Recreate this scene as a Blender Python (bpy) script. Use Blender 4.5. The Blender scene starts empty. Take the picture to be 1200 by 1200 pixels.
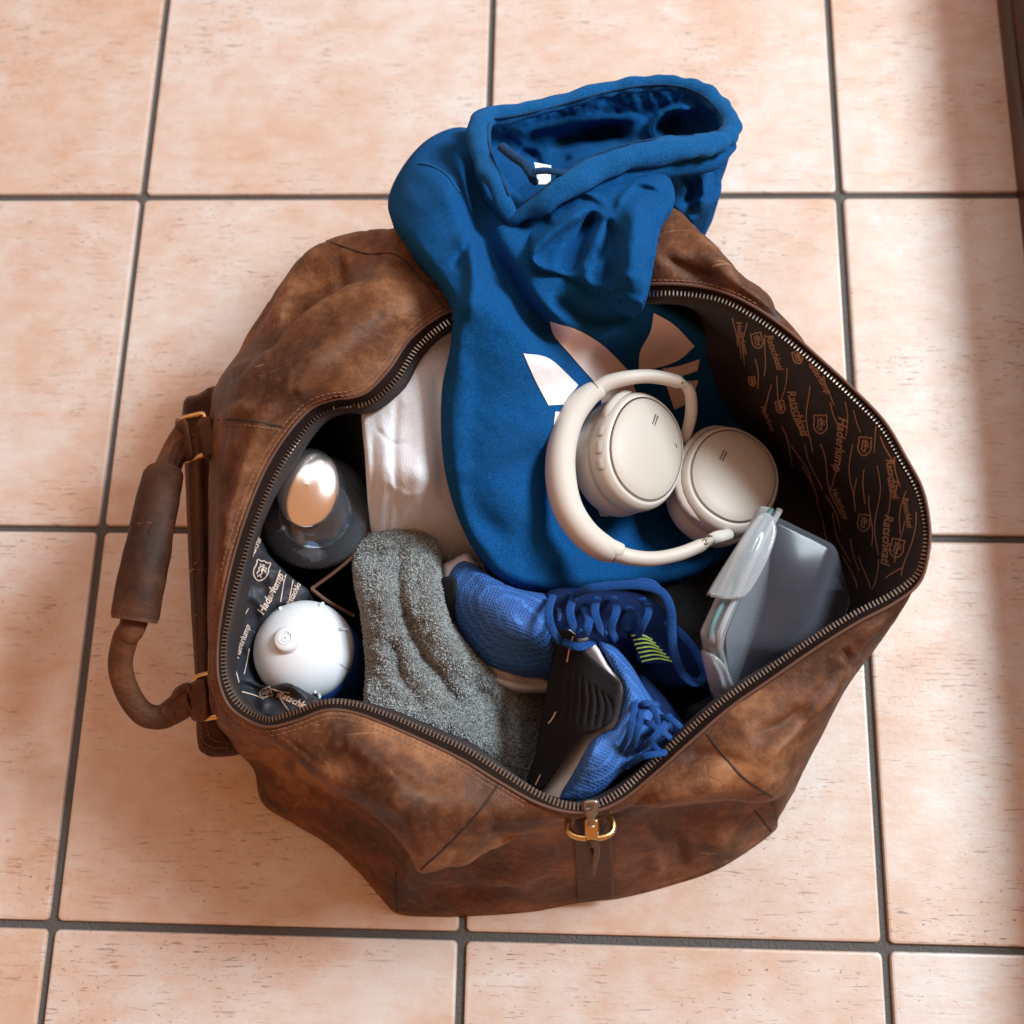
import bpy, bmesh, math, random
import numpy as np
from mathutils import Vector, Matrix, noise
from mathutils.bvhtree import BVHTree

sc = bpy.context.scene
R = math.radians
random.seed(4)
rng = np.random.default_rng(4)

# ---------------------------------------------------------------- camera
cam_d = bpy.data.cameras.new('camera')
cam = bpy.data.objects.new('camera', cam_d)
sc.collection.objects.link(cam)
sc.camera = cam
CP = np.array([0.0809, -0.2718, 0.9967])
CR = (0.2851, 0.0428, 0.0229)
FPX = 1400.0
cam.location = CP
cam.rotation_euler = CR
cam_d.sensor_width = 36
cam_d.lens = 36 * FPX / 1200
cam_d.clip_start = 0.02
cam_d.clip_end = 60
cam_d.dof.use_dof = True
cam_d.dof.focus_distance = 0.86
cam_d.dof.aperture_fstop = 5.0

# ---------------------------------------------------------------- light
w = bpy.data.worlds.new('World')
sc.world = w
w.use_nodes = True
w.node_tree.nodes['Background'].inputs[0].default_value = (1.0, .45, .21, 1)
w.node_tree.nodes['Background'].inputs[1].default_value = 0.57

def area(name, loc, target, size, power, color, size_y=None):
    l = bpy.data.lights.new(name, 'AREA')
    l.energy = power
    l.color = color
    l.size = size
    if size_y:
        l.shape = 'RECTANGLE'
        l.size_y = size_y
    o = bpy.data.objects.new(name, l)
    sc.collection.objects.link(o)
    o.location = loc
    o.rotation_euler = (Vector(target) - Vector(loc)).to_track_quat('-Z', 'Y').to_euler()
    return o

area('window_light', (2.15, 0.80, 2.45), (0, 0, .1), 0.80, 164, (.80, .93, 1.0), 0.95)
area('overhead_fill', (0.1, 1.5, 2.6), (0, 0.1, 0), 2.4, 20, (.80, .93, 1.0), 2.0)  # added soft overhead lamp: cool sheen on the tiles and fill
sc.view_settings.view_transform = 'Standard'
sc.view_settings.look = 'None'
sc.view_settings.exposure = 0.0
sc.view_settings.gamma = 1.0

# ---------------------------------------------------------------- pixel to place
def rotm(rx, ry, rz):
    c, s = math.cos, math.sin
    X = np.array([[1, 0, 0], [0, c(rx), -s(rx)], [0, s(rx), c(rx)]])
    Y = np.array([[c(ry), 0, s(ry)], [0, 1, 0], [-s(ry), 0, c(ry)]])
    Z = np.array([[c(rz), -s(rz), 0], [s(rz), c(rz), 0], [0, 0, 1]])
    return Z @ Y @ X
RM = rotm(*CR)

def ray(px, py):
    px = np.asarray(px, float); py = np.asarray(py, float)
    d = np.stack([(px - 600) / FPX, -(py - 600) / FPX, -np.ones_like(px)], -1)
    return d @ RM.T

def P(px, py, z):
    d = ray(px, py)
    z = np.asarray(z, float)
    t = (z - CP[2]) / d[..., 2]
    return CP + d * t[..., None]

def V(px, py, z):
    return Vector(P(px, py, z))

# ---------------------------------------------------------------- materials
class NT:
    def __init__(s, name):
        s.m = bpy.data.materials.new(name); s.m.use_nodes = True
        s.t = s.m.node_tree; s.b = s.t.nodes['Principled BSDF']
        s.out = s.t.nodes['Material Output']
    def n(s, typ, **kw):
        nd = s.t.nodes.new(typ)
        for k, v in kw.items():
            if k.startswith('i_'):
                key = k[2:]
                key = int(key) if key.isdigit() else key.replace('_', ' ')
                s.set(nd, key, v)
            else:
                setattr(nd, k, v)
        return nd
    def set(s, nd, key, v):
        if isinstance(v, bpy.types.NodeSocket): s.t.links.new(v, nd.inputs[key])
        else: nd.inputs[key].default_value = v
    def p(s, **kw):
        for k, v in kw.items(): s.set(s.b, k.replace('_', ' '), v)
    def coord(s, kind='Object', scale=(1, 1, 1), rot=(0, 0, 0), loc=(0, 0, 0)):
        c = s.n('ShaderNodeTexCoord')
        m = s.n('ShaderNodeMapping')
        s.t.links.new(c.outputs[kind], m.inputs[0])
        m.inputs['Scale'].default_value = scale; m.inputs['Rotation'].default_value = rot
        m.inputs['Location'].default_value = loc
        return m.outputs[0]
    def noise(s, vec, scale, detail=4, rough=.55, dist=0):
        nd = s.n('ShaderNodeTexNoise', i_Vector=vec, i_Scale=scale, i_Detail=detail, i_Roughness=rough, i_Distortion=dist)
        return nd.outputs['Fac']
    def ramp(s, fac, stops, interp='LINEAR'):
        nd = s.n('ShaderNodeValToRGB'); s.set(nd, 0, fac)
        cr = nd.color_ramp; cr.interpolation = interp
        while len(cr.elements) > 1: cr.elements.remove(cr.elements[-1])
        for i, (p, c) in enumerate(stops):
            e = cr.elements[0] if i == 0 else cr.elements.new(p)
            e.position = p
            e.color = (*c, 1) if not isinstance(c, (int, float)) else (c, c, c, 1)
        return nd.outputs[0]
    def mix(s, f, a, b, mode='MIX'):
        nd = s.n('ShaderNodeMix', data_type='RGBA', blend_type=mode)
        for k, v in ((0, f), (6, a), (7, b)):
            if isinstance(v, tuple) and len(v) == 3: v = (*v, 1)
            s.set(nd, k, v)
        return nd.outputs[2]
    def math(s, op, a, b=0.0, clamp=False):
        nd = s.n('ShaderNodeMath', operation=op, use_clamp=clamp); s.set(nd, 0, a); s.set(nd, 1, b)
        return nd.outputs[0]
    def bump(s, h, strength=.3, dist=.001, normal=None):
        nd = s.n('ShaderNodeBump', i_Height=h, i_Strength=strength, i_Distance=dist)
        if normal is not None: s.set(nd, 'Normal', normal)
        return nd.outputs[0]

def plain(name, col, rough=.5, metal=0., bump=None, **kw):
    t = NT(name)
    t.p(Base_Color=(*col, 1), Roughness=rough, Metallic=metal)
    for k, v in kw.items(): t.p(**{k: v})
    if bump:
        c = t.coord()
        t.p(Normal=t.bump(t.noise(c, bump[0], 5), bump[1], bump[2]))
        t.p(Base_Color=t.mix(t.math('MULTIPLY', t.noise(c, bump[0] * .12, 3), .6), (*col,), tuple(x * .72 for x in col)))
    return t.m

def leather(name, dark, mid, tan, seed=0, worn=True):
    t = NT(name)
    c = t.coord(loc=(seed, seed * .7, 0))
    big = t.noise(c, 9.5, 9, .62, .35)
    med = t.noise(c, 30, 8, .66, .5)
    f = t.math('ADD', t.math('MULTIPLY', big, .72), t.math('MULTIPLY', med, .28))
    col = t.ramp(f, [(.38, dark), (.45, tuple(.45 * a + .55 * b for a, b in zip(dark, mid))), (.51, mid), (.62, tan)])
    # dark smoky oil stains
    st = t.ramp(t.noise(c, 15, 3, .5, .6), [(.53, 0.0), (.68, 1.0)])
    col = t.mix(t.math('MULTIPLY', st, .72), col, (dark[0] * .9, dark[1] * .95, dark[2] * 1.35))
    if worn:
        g = t.n('ShaderNodeNewGeometry')
        pt = t.ramp(g.outputs['Pointiness'], [(.5, 0.0), (.56, 1.0)])
        col = t.mix(t.math('MULTIPLY', t.math('MULTIPLY', pt, .55), t.noise(c, 40, 3)), col, (tan[0] * 1.25, tan[1] * 1.3, tan[2] * 1.4))
    # scuffs: thin pale scratches in two directions
    for k, (rz, thr) in enumerate(((.5, .735), (-.9, .75), (1.9, .75))):
        v = t.coord(scale=(16, 260, 60), rot=(0, .2 * k, rz), loc=(k * 3, 0, 0))
        s = t.ramp(t.noise(v, 1, 2, .5, .8), [(thr - .03, 0.0), (thr + .01, 1.0)])
        s = t.math('MULTIPLY', s, t.ramp(t.noise(c, 13, 2), [(.5, 0.0), (.62, .5)]))
        col = t.mix(s, col, (.50, .30, .17))
    grain = t.noise(c, 160, 6, .75)
    col = t.mix(t.ramp(grain, [(.40, .22), (.52, 0.0)]), col, tuple(x * .8 for x in dark))
    col = t.mix(t.ramp(grain, [(.52, 0.0), (.68, .18)]), col, (tan[0] * 1.1, tan[1] * 1.15, tan[2] * 1.25))
    fine = t.noise(c, 420, 5, .7)
    vo = t.n('ShaderNodeTexVoronoi', i_Vector=c, i_Scale=520, feature='DISTANCE_TO_EDGE')
    cr = t.n('ShaderNodeTexNoise', i_Vector=c, i_Scale=70, i_Detail=6, i_Roughness=.7, i_Distortion=1.5)
    w1 = t.n('ShaderNodeTexVoronoi', i_Vector=t.coord(scale=(1, 1.6, 1), rot=(0, 0, .5)), i_Scale=60, feature='DISTANCE_TO_EDGE')
    wr = t.ramp(t.math('ADD', w1.outputs[0], t.math('MULTIPLY', t.noise(c, 130, 4), .25)), [(.10, 0.0), (.24, 1.0)])
    wr = t.math('MULTIPLY', wr, t.ramp(t.noise(c, 11, 3), [(.45, 0.0), (.6, 1.0)]))
    h = t.math('ADD', t.math('MULTIPLY', fine, .5), t.math('MULTIPLY', vo.outputs[0], .6))
    n1 = t.bump(cr.outputs[0], .35, .0016)
    t.p(Base_Color=t.mix(t.math('MULTIPLY', fine, .25), col, dark), Normal=t.bump(h, .6, .0007, t.bump(wr, .25, .0012, n1)),
        Roughness=t.ramp(f, [(.35, .50), (.65, .66)]))
    t.b.inputs['Specular IOR Level'].default_value = .22
    return t.m

M = {}
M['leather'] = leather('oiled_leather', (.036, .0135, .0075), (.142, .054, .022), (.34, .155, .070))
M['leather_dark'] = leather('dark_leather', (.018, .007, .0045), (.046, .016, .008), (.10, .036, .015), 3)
M['leather_strap'] = leather('strap_leather', (.034, .013, .007), (.085, .031, .013), (.17, .066, .028), 7)  # strap and handle leather, in tone between body and dark leather
M['edge'] = plain('leather_edge', (.10, .042, .024), .6)
M['tape'] = plain('zip_tape_cloth', (.018, .010, .008), .95, bump=(900, .4, .0006), Specular_IOR_Level=.1)
M['thread'] = plain('thread', (.24, .115, .06), .7)
M['groove'] = plain('seam_shadow', (.022, .010, .006), .8)
M['brass'] = plain('brass', (.72, .48, .20), .25, 1.0, bump=(80, .1, .0005))
M['steel'] = plain('antique_steel', (.33, .285, .25), .38, 1.0)
M['chrome'] = plain('chrome', (.97, .96, .95), .21, 1.0)
M['lining'] = plain('lining_cloth', (.022, .015, .015), .75, bump=(700, .35, .0006))
M['lining_lit'] = plain('lining_cloth_lit', (.020, .023, .032), .6, bump=(700, .35, .0006))  # lining again, bluer: the cool light on the left end put into its colour
M['print'] = plain('lining_print', (.38, .21, .125), .6)
M['print_lit'] = plain('lining_print_lit', (.60, .48, .40), .6)  # paler copy of the print, light on the left end put into its colour
M['black'] = plain('black_cloth', (.008, .008, .010), .85, bump=(300, .3, .001))

def cloth(name, col, col2, sheen=.5, wsc=700):
    t = NT(name)
    c = t.coord()
    wv = t.n('ShaderNodeTexWave', i_Vector=t.coord(rot=(0, 0, .4)), i_Scale=wsc * .7, i_Distortion=2.5, i_Detail=2)
    wv.inputs['Detail Scale'].default_value = 4
    fz = t.noise(c, 900, 4, .7)
    col_ = t.mix(t.noise(c, 26, 4, .6), (*col,), (*col2,))
    col_ = t.mix(t.ramp(fz, [(.42, 0.0), (.70, .75)]), col_, tuple(min(1, x * 1.7 + .012) for x in col))
    h = t.math('ADD', t.math('MULTIPLY', wv.outputs['Fac'], .5), fz)
    n0 = t.bump(t.noise(t.coord(scale=(1, .35, 1), rot=(0, 0, -.5)), 75, 5, .6, .5), .16, .0035)
    t.p(Base_Color=col_, Roughness=1.0, Normal=t.bump(h, .75, .0014, n0), Sheen_Weight=sheen, Sheen_Roughness=.4)
    t.b.inputs['Sheen Tint'].default_value = (*[min(1, x * 3 + .15) for x in col], 1)
    t.b.inputs['Specular IOR Level'].default_value = .04
    return t.m
M['blue'] = cloth('blue_fleece', (.0035, .078, .245), (.0025, .060, .195), .08)
M['bluerib'] = cloth('blue_hem', (.006, .088, .25), (.005, .070, .21), .2, 380)
M['cord'] = cloth('blue_cord', (.010, .045, .110), (.008, .030, .08), .3, 300)
M['white_cloth'] = cloth('white_cotton', (.84, .87, .92), (.74, .78, .85), .0, 500)
M['petal'] = plain('white_print', (.78, .74, .75), .45)
M['petal_shaded'] = plain('white_print_shaded', (.78, .60, .55), .45)  # shaded copy of the white petals, warm shade put into the colour
M['tag'] = plain('white_label', (.85, .86, .88), .6)
M['terry'] = cloth('grey_terry', (.16, .175, .175), (.10, .115, .115), .3, 200)
M['fibre'] = plain('terry_fibre', (.36, .39, .39), .95)

def headphone_plastic(name, col, rough):
    t = NT(name)
    c = t.coord()
    t.p(Base_Color=t.mix(t.math('MULTIPLY', t.noise(c, 60, 2), .3), col, tuple(x * .9 for x in col)), Roughness=rough,
        Normal=t.bump(t.noise(c, 2500, 2), .06, .0002))
    return t.m
M['cream'] = headphone_plastic('sand_plastic', (.57, .525, .47), .5)
M['cream_soft'] = headphone_plastic('sand_padding', (.55, .505, .45), .75)
M['cap'] = headphone_plastic('satin_sand_cap', (.49, .44, .38), .5)
M['hole'] = plain('dark_hole', (.03, .025, .02), .6)
M['ballwhite'] = plain('white_satin_plastic', (.74, .79, .83), .33)
M['ballblue'] = plain('blue_plastic', (.03, .12, .45), .35)

def clear(name, tint, mixf, rough, edge=None, white=(.7, .75, .8), ior=1.5):
    t = NT(name)
    tr = t.n('ShaderNodeBsdfTransparent'); tr.inputs[0].default_value = (*tint, 1)
    t.p(Base_Color=(*white, 1), Roughness=rough)
    lw = t.n('ShaderNodeLayerWeight'); lw.inputs[0].default_value = .35
    f = t.math('ADD', mixf, t.math('MULTIPLY', lw.outputs['Facing'], edge or .25), True)
    mx = t.n('ShaderNodeMixShader')
    t.t.links.new(f, mx.inputs[0]); t.t.links.new(tr.outputs[0], mx.inputs[1]); t.t.links.new(t.b.outputs[0], mx.inputs[2])
    gl = t.n('ShaderNodeBsdfGlossy'); gl.inputs['Roughness'].default_value = rough * .5
    fr = t.n('ShaderNodeFresnel'); fr.inputs[0].default_value = ior
    m2 = t.n('ShaderNodeMixShader')
    t.t.links.new(fr.outputs[0], m2.inputs[0]); t.t.links.new(mx.outputs[0], m2.inputs[1]); t.t.links.new(gl.outputs[0], m2.inputs[2])
    t.t.links.new(m2.outputs[0], t.out.inputs[0])
    return t.m
M['boxclear'] = clear('clear_tub_plastic', (.93, .94, .97), .075, .22, .24, (.34, .36, .45), 1.2)
M['lidclear'] = clear('frosted_lid_plastic', (.86, .91, .94), .26, .2, .30, (.74, .80, .84), 1.3)
M['seal'] = clear('teal_seal', (.45, .75, .80), .35, .3, .3, (.25, .50, .55))
tg = NT('clear_glass')
tg.p(Base_Color=(.80, .88, .95, 1), Roughness=.02, IOR=1.45)
tg.b.inputs['Transmission Weight'].default_value = 1
M['glass'] = clear('clear_glass_wall', (.80, .87, .94), .025, .02, .32, (.50, .58, .68), 1.6)
M['pale_reflection'] = plain('collar_reflection', (.30, .42, .55), .3)  # pale blue of the collar's reflection in the glass, given as a colour
M['darkbody'] = plain('smoky_inner', (.010, .014, .021), .2)

def shoe_mesh_mat():
    t = NT('blue_knit')
    c = t.coord(scale=(1, 1, .3), rot=(0, 0, .35))
    v = t.n('ShaderNodeTexVoronoi', i_Vector=c, i_Scale=470, feature='DISTANCE_TO_EDGE')
    v.inputs['Randomness'].default_value = .25
    e = t.ramp(v.outputs[0], [(.06, 1.0), (.26, 0.0)])
    # woven bands: mesh holes strong in some patches only
    band = t.ramp(t.noise(t.coord(scale=(1, 1, 1)), 26, 2, .4), [(.42, .25), (.55, 1.0)])
    hole = t.math('MULTIPLY', t.math('SUBTRACT', 1.0, e), band)
    col = t.mix(hole, (.035, .145, .46), (.010, .05, .22))
    t.p(Base_Color=col, Roughness=.65, Normal=t.bump(e, .7, .0012))
    return t.m
M['knit'] = shoe_mesh_mat()
M['lace'] = cloth('blue_lace', (.012, .068, .26), (.009, .05, .20), .3, 900)
M['navy'] = plain('navy_knit', (.008, .020, .075), .9, bump=(900, .8, .0014), Specular_IOR_Level=.08)
M['outsole'] = plain('black_rubber', (.014, .014, .016), .9, bump=(600, .35, .0008), Specular_IOR_Level=.15)
M['midsole'] = plain('white_foam', (.72, .72, .74), .6, bump=(500, .3, .0008))
M['midorange'] = plain('pale_orange_foam', (.72, .42, .30), .6)
M['neon'] = plain('lime_print', (.42, .62, .10), .5)

# ---------------------------------------------------------------- helpers
def tag(o, label=None, cat=None, group=None, kind=None):
    if label: o['label'] = label
    if cat: o['category'] = cat
    if group: o['group'] = group
    if kind: o['kind'] = kind
    return o

def empty(name, loc, label, cat, group=None):
    o = bpy.data.objects.new(name, None)
    o.empty_display_size = .05
    sc.collection.objects.link(o)
    o.location = loc
    return tag(o, label, cat, group)

def mesh_obj(name, verts, faces, mat, parent=None, smooth=True, kind=None):
    me = bpy.data.meshes.new(name)
    me.from_pydata([tuple(map(float, v)) for v in verts], [], [tuple(map(int, f)) for f in faces])
    me.validate(); me.update()
    if smooth: me.polygons.foreach_set('use_smooth', [True] * len(me.polygons))
    me.materials.append(mat)
    o = bpy.data.objects.new(name, me)
    sc.collection.objects.link(o)
    if parent is not None:
        o.parent = parent
        root = parent
        off = Vector((0, 0, 0))
        while root is not None:
            off += root.location; root = root.parent
        me.transform(Matrix.Translation(-off))
    if kind: o['kind'] = kind
    return o

def fix_normals(o):
    bm = bmesh.new(); bm.from_mesh(o.data)
    bmesh.ops.recalc_face_normals(bm, faces=bm.faces)
    bm.to_mesh(o.data); bm.free()

def catmull(pts, n, closed=False):
    """pts (k,d) -> resampled smooth curve with n points per segment"""
    pts = np.asarray(pts, float); k = len(pts)
    out = []
    segs = k if closed else k - 1
    for i in range(segs):
        if closed: p0, p1, p2, p3 = (pts[(i + j - 1) % k] for j in range(4))
        else:
            p1, p2 = pts[i], pts[i + 1]
            p0 = pts[i - 1] if i > 0 else 2 * p1 - p2
            p3 = pts[i + 2] if i + 2 < k else 2 * p2 - p1
        for t in np.arange(n) / n:
            out.append(.5 * (2 * p1 + (p2 - p0) * t + (2 * p0 - 5 * p1 + 4 * p2 - p3) * t * t + (3 * p1 - p0 - 3 * p2 + p3) * t ** 3))
    if not closed: out.append(pts[-1])
    return np.array(out)

def grid_faces(nu, nv, closed_u=False, closed_v=False, off=0):
    f = []
    for i in range(nu if closed_u else nu - 1):
        for j in range(nv if closed_v else nv - 1):
            a = i * nv + j; b = ((i + 1) % nu) * nv + j
            c = ((i + 1) % nu) * nv + (j + 1) % nv; d = i * nv + (j + 1) % nv
            f.append((off + a, off + b, off + c, off + d))
    return f

class Geo:
    def __init__(s): s.v = []; s.f = []
    def add(s, v, f):
        o = len(s.v); s.v.extend([tuple(x) for x in v]); s.f.extend([tuple(i + o for i in q) for q in f])
    def build(s, name, mat, parent=None, smooth=True, kind=None):
        return mesh_obj(name, s.v, s.f, mat, parent, smooth, kind)

def tube(path, rad, seg=10, flat=1.0, closed=False, up=(0, 0, 1), caps=True):
    """sweep an ellipse along a 3D path. rad scalar or list; flat = thickness ratio along 'up'"""
    path = np.asarray(path, float); n = len(path)
    rad = np.broadcast_to(np.asarray(rad, float), (n,))
    if closed: T = np.roll(path, -1, 0) - np.roll(path, 1, 0)
    else: T = np.gradient(path, axis=0)
    T /= np.linalg.norm(T, axis=1)[:, None] + 1e-12
    up = np.broadcast_to(np.asarray(up, float), (n, 3))
    S = np.cross(T, up); S /= np.linalg.norm(S, axis=1)[:, None] + 1e-12
    U = np.cross(S, T)
    a = np.linspace(0, 2 * np.pi, seg, endpoint=False)
    v = path[:, None] + rad[:, None, None] * (np.cos(a)[None, :, None] * S[:, None] + flat * np.sin(a)[None, :, None] * U[:, None])
    v = v.reshape(-1, 3)
    f = grid_faces(n, seg, closed, True)
    v = list(v)
    if caps and not closed:
        v += [path[0], path[-1]]; A = len(v) - 2
        for j in range(seg):
            f.append((A, (j + 1) % seg, j)); f.append((A + 1, (n - 1) * seg + j, (n - 1) * seg + (j + 1) % seg))
    return v, f

def polydist(X, Y, poly, closed=True):
    """distance, nearest point, param, side to polyline"""
    poly = np.asarray(poly, float)
    A = poly; B = np.roll(poly, -1, 0)
    if not closed: A = poly[:-1]; B = poly[1:]
    L = np.linalg.norm(B - A, axis=1); cum = np.concatenate([[0], np.cumsum(L)])
    best = np.full(X.shape, 1e18); qx = np.zeros_like(X); qy = np.zeros_like(X); tt = np.zeros_like(X); sd = np.zeros_like(X)
    for i in range(len(A)):
        d = B[i] - A[i]; l2 = d @ d + 1e-12
        t = np.clip(((X - A[i, 0]) * d[0] + (Y - A[i, 1]) * d[1]) / l2, 0, 1)
        x = A[i, 0] + t * d[0]; y = A[i, 1] + t * d[1]
        r = (X - x) ** 2 + (Y - y) ** 2
        m = r < best
        best[m] = r[m]; qx[m] = x[m]; qy[m] = y[m]; tt[m] = ((cum[i] + t * L[i]) / (cum[-1] + 1e-9))[m]
        s = np.sign(d[0] * (Y - A[i, 1]) - d[1] * (X - A[i, 0])); sd[m] = s[m]
    return np.sqrt(best), qx, qy, tt, sd

def inside(X, Y, poly):
    poly = np.asarray(poly, float); r = np.zeros(X.shape, bool); k = len(poly)
    for i in range(k):
        x1, y1 = poly[i]; x2, y2 = poly[(i + 1) % k]
        if y1 == y2: continue
        c = (y1 > Y) != (y2 > Y)
        r ^= c & (X < (x2 - x1) * (Y - y1) / (y2 - y1) + x1)
    return r

def tps(ctrl):
    c = np.asarray(ctrl, float); xy = c[:, :2] / 100; z = c[:, 2]; n = len(c)
    if n < 4:
        A = np.c_[np.ones(n), xy]; k = np.linalg.lstsq(A, z, rcond=None)[0]
        return lambda X, Y: k[0] + k[1] * X / 100 + k[2] * Y / 100
    r = np.linalg.norm(xy[:, None] - xy[None], axis=2)
    K = r  # biharmonic-like linear kernel: no overshoot
    Pm = np.c_[np.ones(n), xy]
    A = np.block([[K + 1e-4 * np.eye(n), Pm], [Pm.T, np.zeros((3, 3))]])
    s = np.linalg.solve(A, np.r_[z, 0, 0, 0])
    def f(X, Y):
        o = s[n] + s[n + 1] * X / 100 + s[n + 2] * Y / 100
        for i in range(n):
            o = o + s[i] * np.sqrt((X / 100 - xy[i, 0]) ** 2 + (Y / 100 - xy[i, 1]) ** 2 + .01)
        return o
    return f

def sculpt(name, outline, ctrl, mat, parent, folds=(), edge=(14, .012), step=3.0, skirt=.02, smooth_out=True,
           nz=(0, 30), inset=10, kind=None, extra=None):
    """cloth-like body: an outlined surface with real relief, rounded edges and depth"""
    ol = catmull(outline, 6, True) if smooth_out else np.asarray(outline, float)
    x0, y0 = ol.min(0) - 2 * step; x1, y1 = ol.max(0) + 2 * step
    xs = np.arange(x0, x1, step); ys = np.arange(y0, y1, step)
    X, Y = np.meshgrid(xs, ys, indexing='ij')
    ins = inside(X, Y, ol)
    D, QX, QY, _, _ = polydist(X, Y, ol)
    X = np.where(ins, X, QX); Y = np.where(ins, Y, QY); D = np.where(ins, D, 0)
    close = ins & (D < step * .45)
    X = np.where(close, QX, X); Y = np.where(close, QY, Y); D = np.where(close, 0, D)
    cell = ins[:-1, :-1] | ins[1:, :-1] | ins[1:, 1:] | ins[:-1, 1:]
    Z = tps(ctrl)(X, Y)
    for fd in folds:
        pl, wd, amp = fd[:3]; typ = fd[3] if len(fd) > 3 else 'r'
        pl = catmull(pl, 6)
        d, _, _, t, sd = polydist(X, Y, pl, False)
        tp = np.clip(np.minimum(t, 1 - t) * 4.5, 0, 1); tp = tp * tp * (3 - 2 * tp)
        if typ == 'r': Z = Z + amp * np.exp(-(d / wd) ** 2) * tp
        elif typ == 's':    # overlap ledge: high on the right-hand side of the stroke, fading away; sharp drop on the other
            hi = np.where(sd > 0, np.exp(-d / wd), -0.55 * np.exp(-d / (wd * .22)) * (d > 0))
            k = 1 / (1 + np.exp(-sd * d / 2.2))
            Z = Z + amp * tp * (k * np.exp(-d / wd) - (1 - k) * .6 * np.exp(-d / (wd * .35)))
        elif typ == 'c': Z = Z + amp * np.exp(-d / wd) * tp
    if nz[0]:
        Z = Z + nz[0] * np.vectorize(lambda a, b: noise.fractal(Vector((a / nz[1], b / nz[1], 3.1)), .8, 2.0, 4))(X, Y)
    if extra is not None: Z = Z + extra(X, Y)
    ew, ed = edge
    k = np.clip(D / ew, 0, 1)
    Z = Z - ed * (1 - np.sqrt(np.clip(1 - (1 - k) ** 2, 0, 1)))
    W = P(X, Y, Z)
    idx = -np.ones(X.shape, int)
    used = np.zeros(X.shape, bool)
    used[:-1, :-1] |= cell; used[1:, :-1] |= cell; used[1:, 1:] |= cell; used[:-1, 1:] |= cell
    idx[used] = np.arange(used.sum())
    verts = W[used]
    I, J = np.nonzero(cell)
    faces = np.stack([idx[I, J], idx[I, J + 1], idx[I + 1, J + 1], idx[I + 1, J]], 1)
    me = bpy.data.meshes.new(name)
    me.from_pydata(verts.tolist(), [], faces.tolist())
    bm = bmesh.new(); bm.from_mesh(me)
    bmesh.ops.remove_doubles(bm, verts=bm.verts, dist=.0004)
    if skirt:
        cx, cy = ol.mean(0); C0 = Vector(P(cx, cy, float(np.mean(Z))))
        for fr in (.35, 1.0):
            be = [e for e in bm.edges if e.is_boundary]
            r = bmesh.ops.extrude_edge_only(bm, edges=be)
            nv = [g for g in r['geom'] if isinstance(g, bmesh.types.BMVert)]
            for v in nv:
                d = Vector((C0.x - v.co.x, C0.y - v.co.y, 0)); l = d.length
                v.co += Vector((0, 0, -skirt * (fr if fr < 1 else .65)))
                if l > 1e-6: v.co += d / l * min(l, inset * .0006) * (.15 if fr < 1 else 1)
                v.co.z = max(v.co.z, .002)
    bmesh.ops.recalc_face_normals(bm, faces=bm.faces)
    if sum(f.normal.z for f in bm.faces) < 0: bmesh.ops.reverse_faces(bm, faces=bm.faces)
    bm.to_mesh(me); bm.free()
    vs = [v.co[:] for v in me.vertices]; fs = [tuple(p.vertices) for p in me.polygons]
    bpy.data.meshes.remove(me)
    return mesh_obj(name, vs, fs, mat, parent, True, kind)

def bvh_of(*objs):
    vs = []; fs = []
    for o in objs:
        off = Vector((0, 0, 0)); q = o.parent
        while q is not None: off += q.location; q = q.parent
        b = len(vs)
        vs += [v.co + off for v in o.data.vertices]
        fs += [tuple(i + b for i in p.vertices) for p in o.data.polygons]
    return BVHTree.FromPolygons(vs, fs)

def drape(px, py, bvh, off=.0006):
    d = Vector(ray(px, py)).normalized()
    h, n, i, t = bvh.ray_cast(Vector(CP), d)
    if h is None: return None, None
    if n.dot(d) > 0: n = -n
    return h + n * off, n

def ribbon(g, pl, wpx, bvh, off=.0005, sm=4, step=2.5, closed=False):
    pl = catmull(pl, sm, closed) if sm else np.asarray(pl, float)
    if closed: pl = np.vstack([pl, pl[:1]])
    seg = np.linalg.norm(np.diff(pl, axis=0), axis=1); cum = np.r_[0, np.cumsum(seg)]
    n = max(2, int(cum[-1] / step)); s = np.linspace(0, cum[-1], n)
    x = np.interp(s, cum, pl[:, 0]); y = np.interp(s, cum, pl[:, 1])
    tx = np.gradient(x); ty = np.gradient(y); l = np.hypot(tx, ty) + 1e-9
    prev = None
    for i in range(n):
        a, _ = drape(x[i] - ty[i] / l[i] * wpx / 2, y[i] + tx[i] / l[i] * wpx / 2, bvh, off)
        b, _ = drape(x[i] + ty[i] / l[i] * wpx / 2, y[i] - tx[i] / l[i] * wpx / 2, bvh, off)
        if a is None or b is None: prev = None; continue
        k = len(g.v); g.v += [tuple(a), tuple(b)]
        if prev is not None: g.f.append((prev, prev + 1, k + 1, k))
        prev = k

def drape_path(pl, bvh, off, sm=5, step=3):
    pl = catmull(pl, sm)
    seg = np.linalg.norm(np.diff(pl, axis=0), axis=1); cum = np.r_[0, np.cumsum(seg)]
    n = max(2, int(cum[-1] / step)); s = np.linspace(0, cum[-1], n)
    out = []
    for a, b in zip(np.interp(s, cum, pl[:, 0]), np.interp(s, cum, pl[:, 1])):
        h, _ = drape(a, b, bvh, off)
        if h is not None: out.append(h[:])
    return np.array(out)

def smooth_path(p, it=3):
    p = np.array(p)
    for _ in range(it): p[1:-1] = .25 * p[:-2] + .5 * p[1:-1] + .25 * p[2:]
    return p

#==================================================================== FLOOR
T = .33; GW = .0063
floor = mesh_obj('floor', [(-3, -3, -.004), (3, -3, -.004), (3, 3, -.004), (-3, 3, -.004)], [(0, 1, 2, 3)],
                 plain('grey_grout', (.105, .100, .095), .95, bump=(420, .8, .003)), None, False)
floor['kind'] = 'structure'

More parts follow.
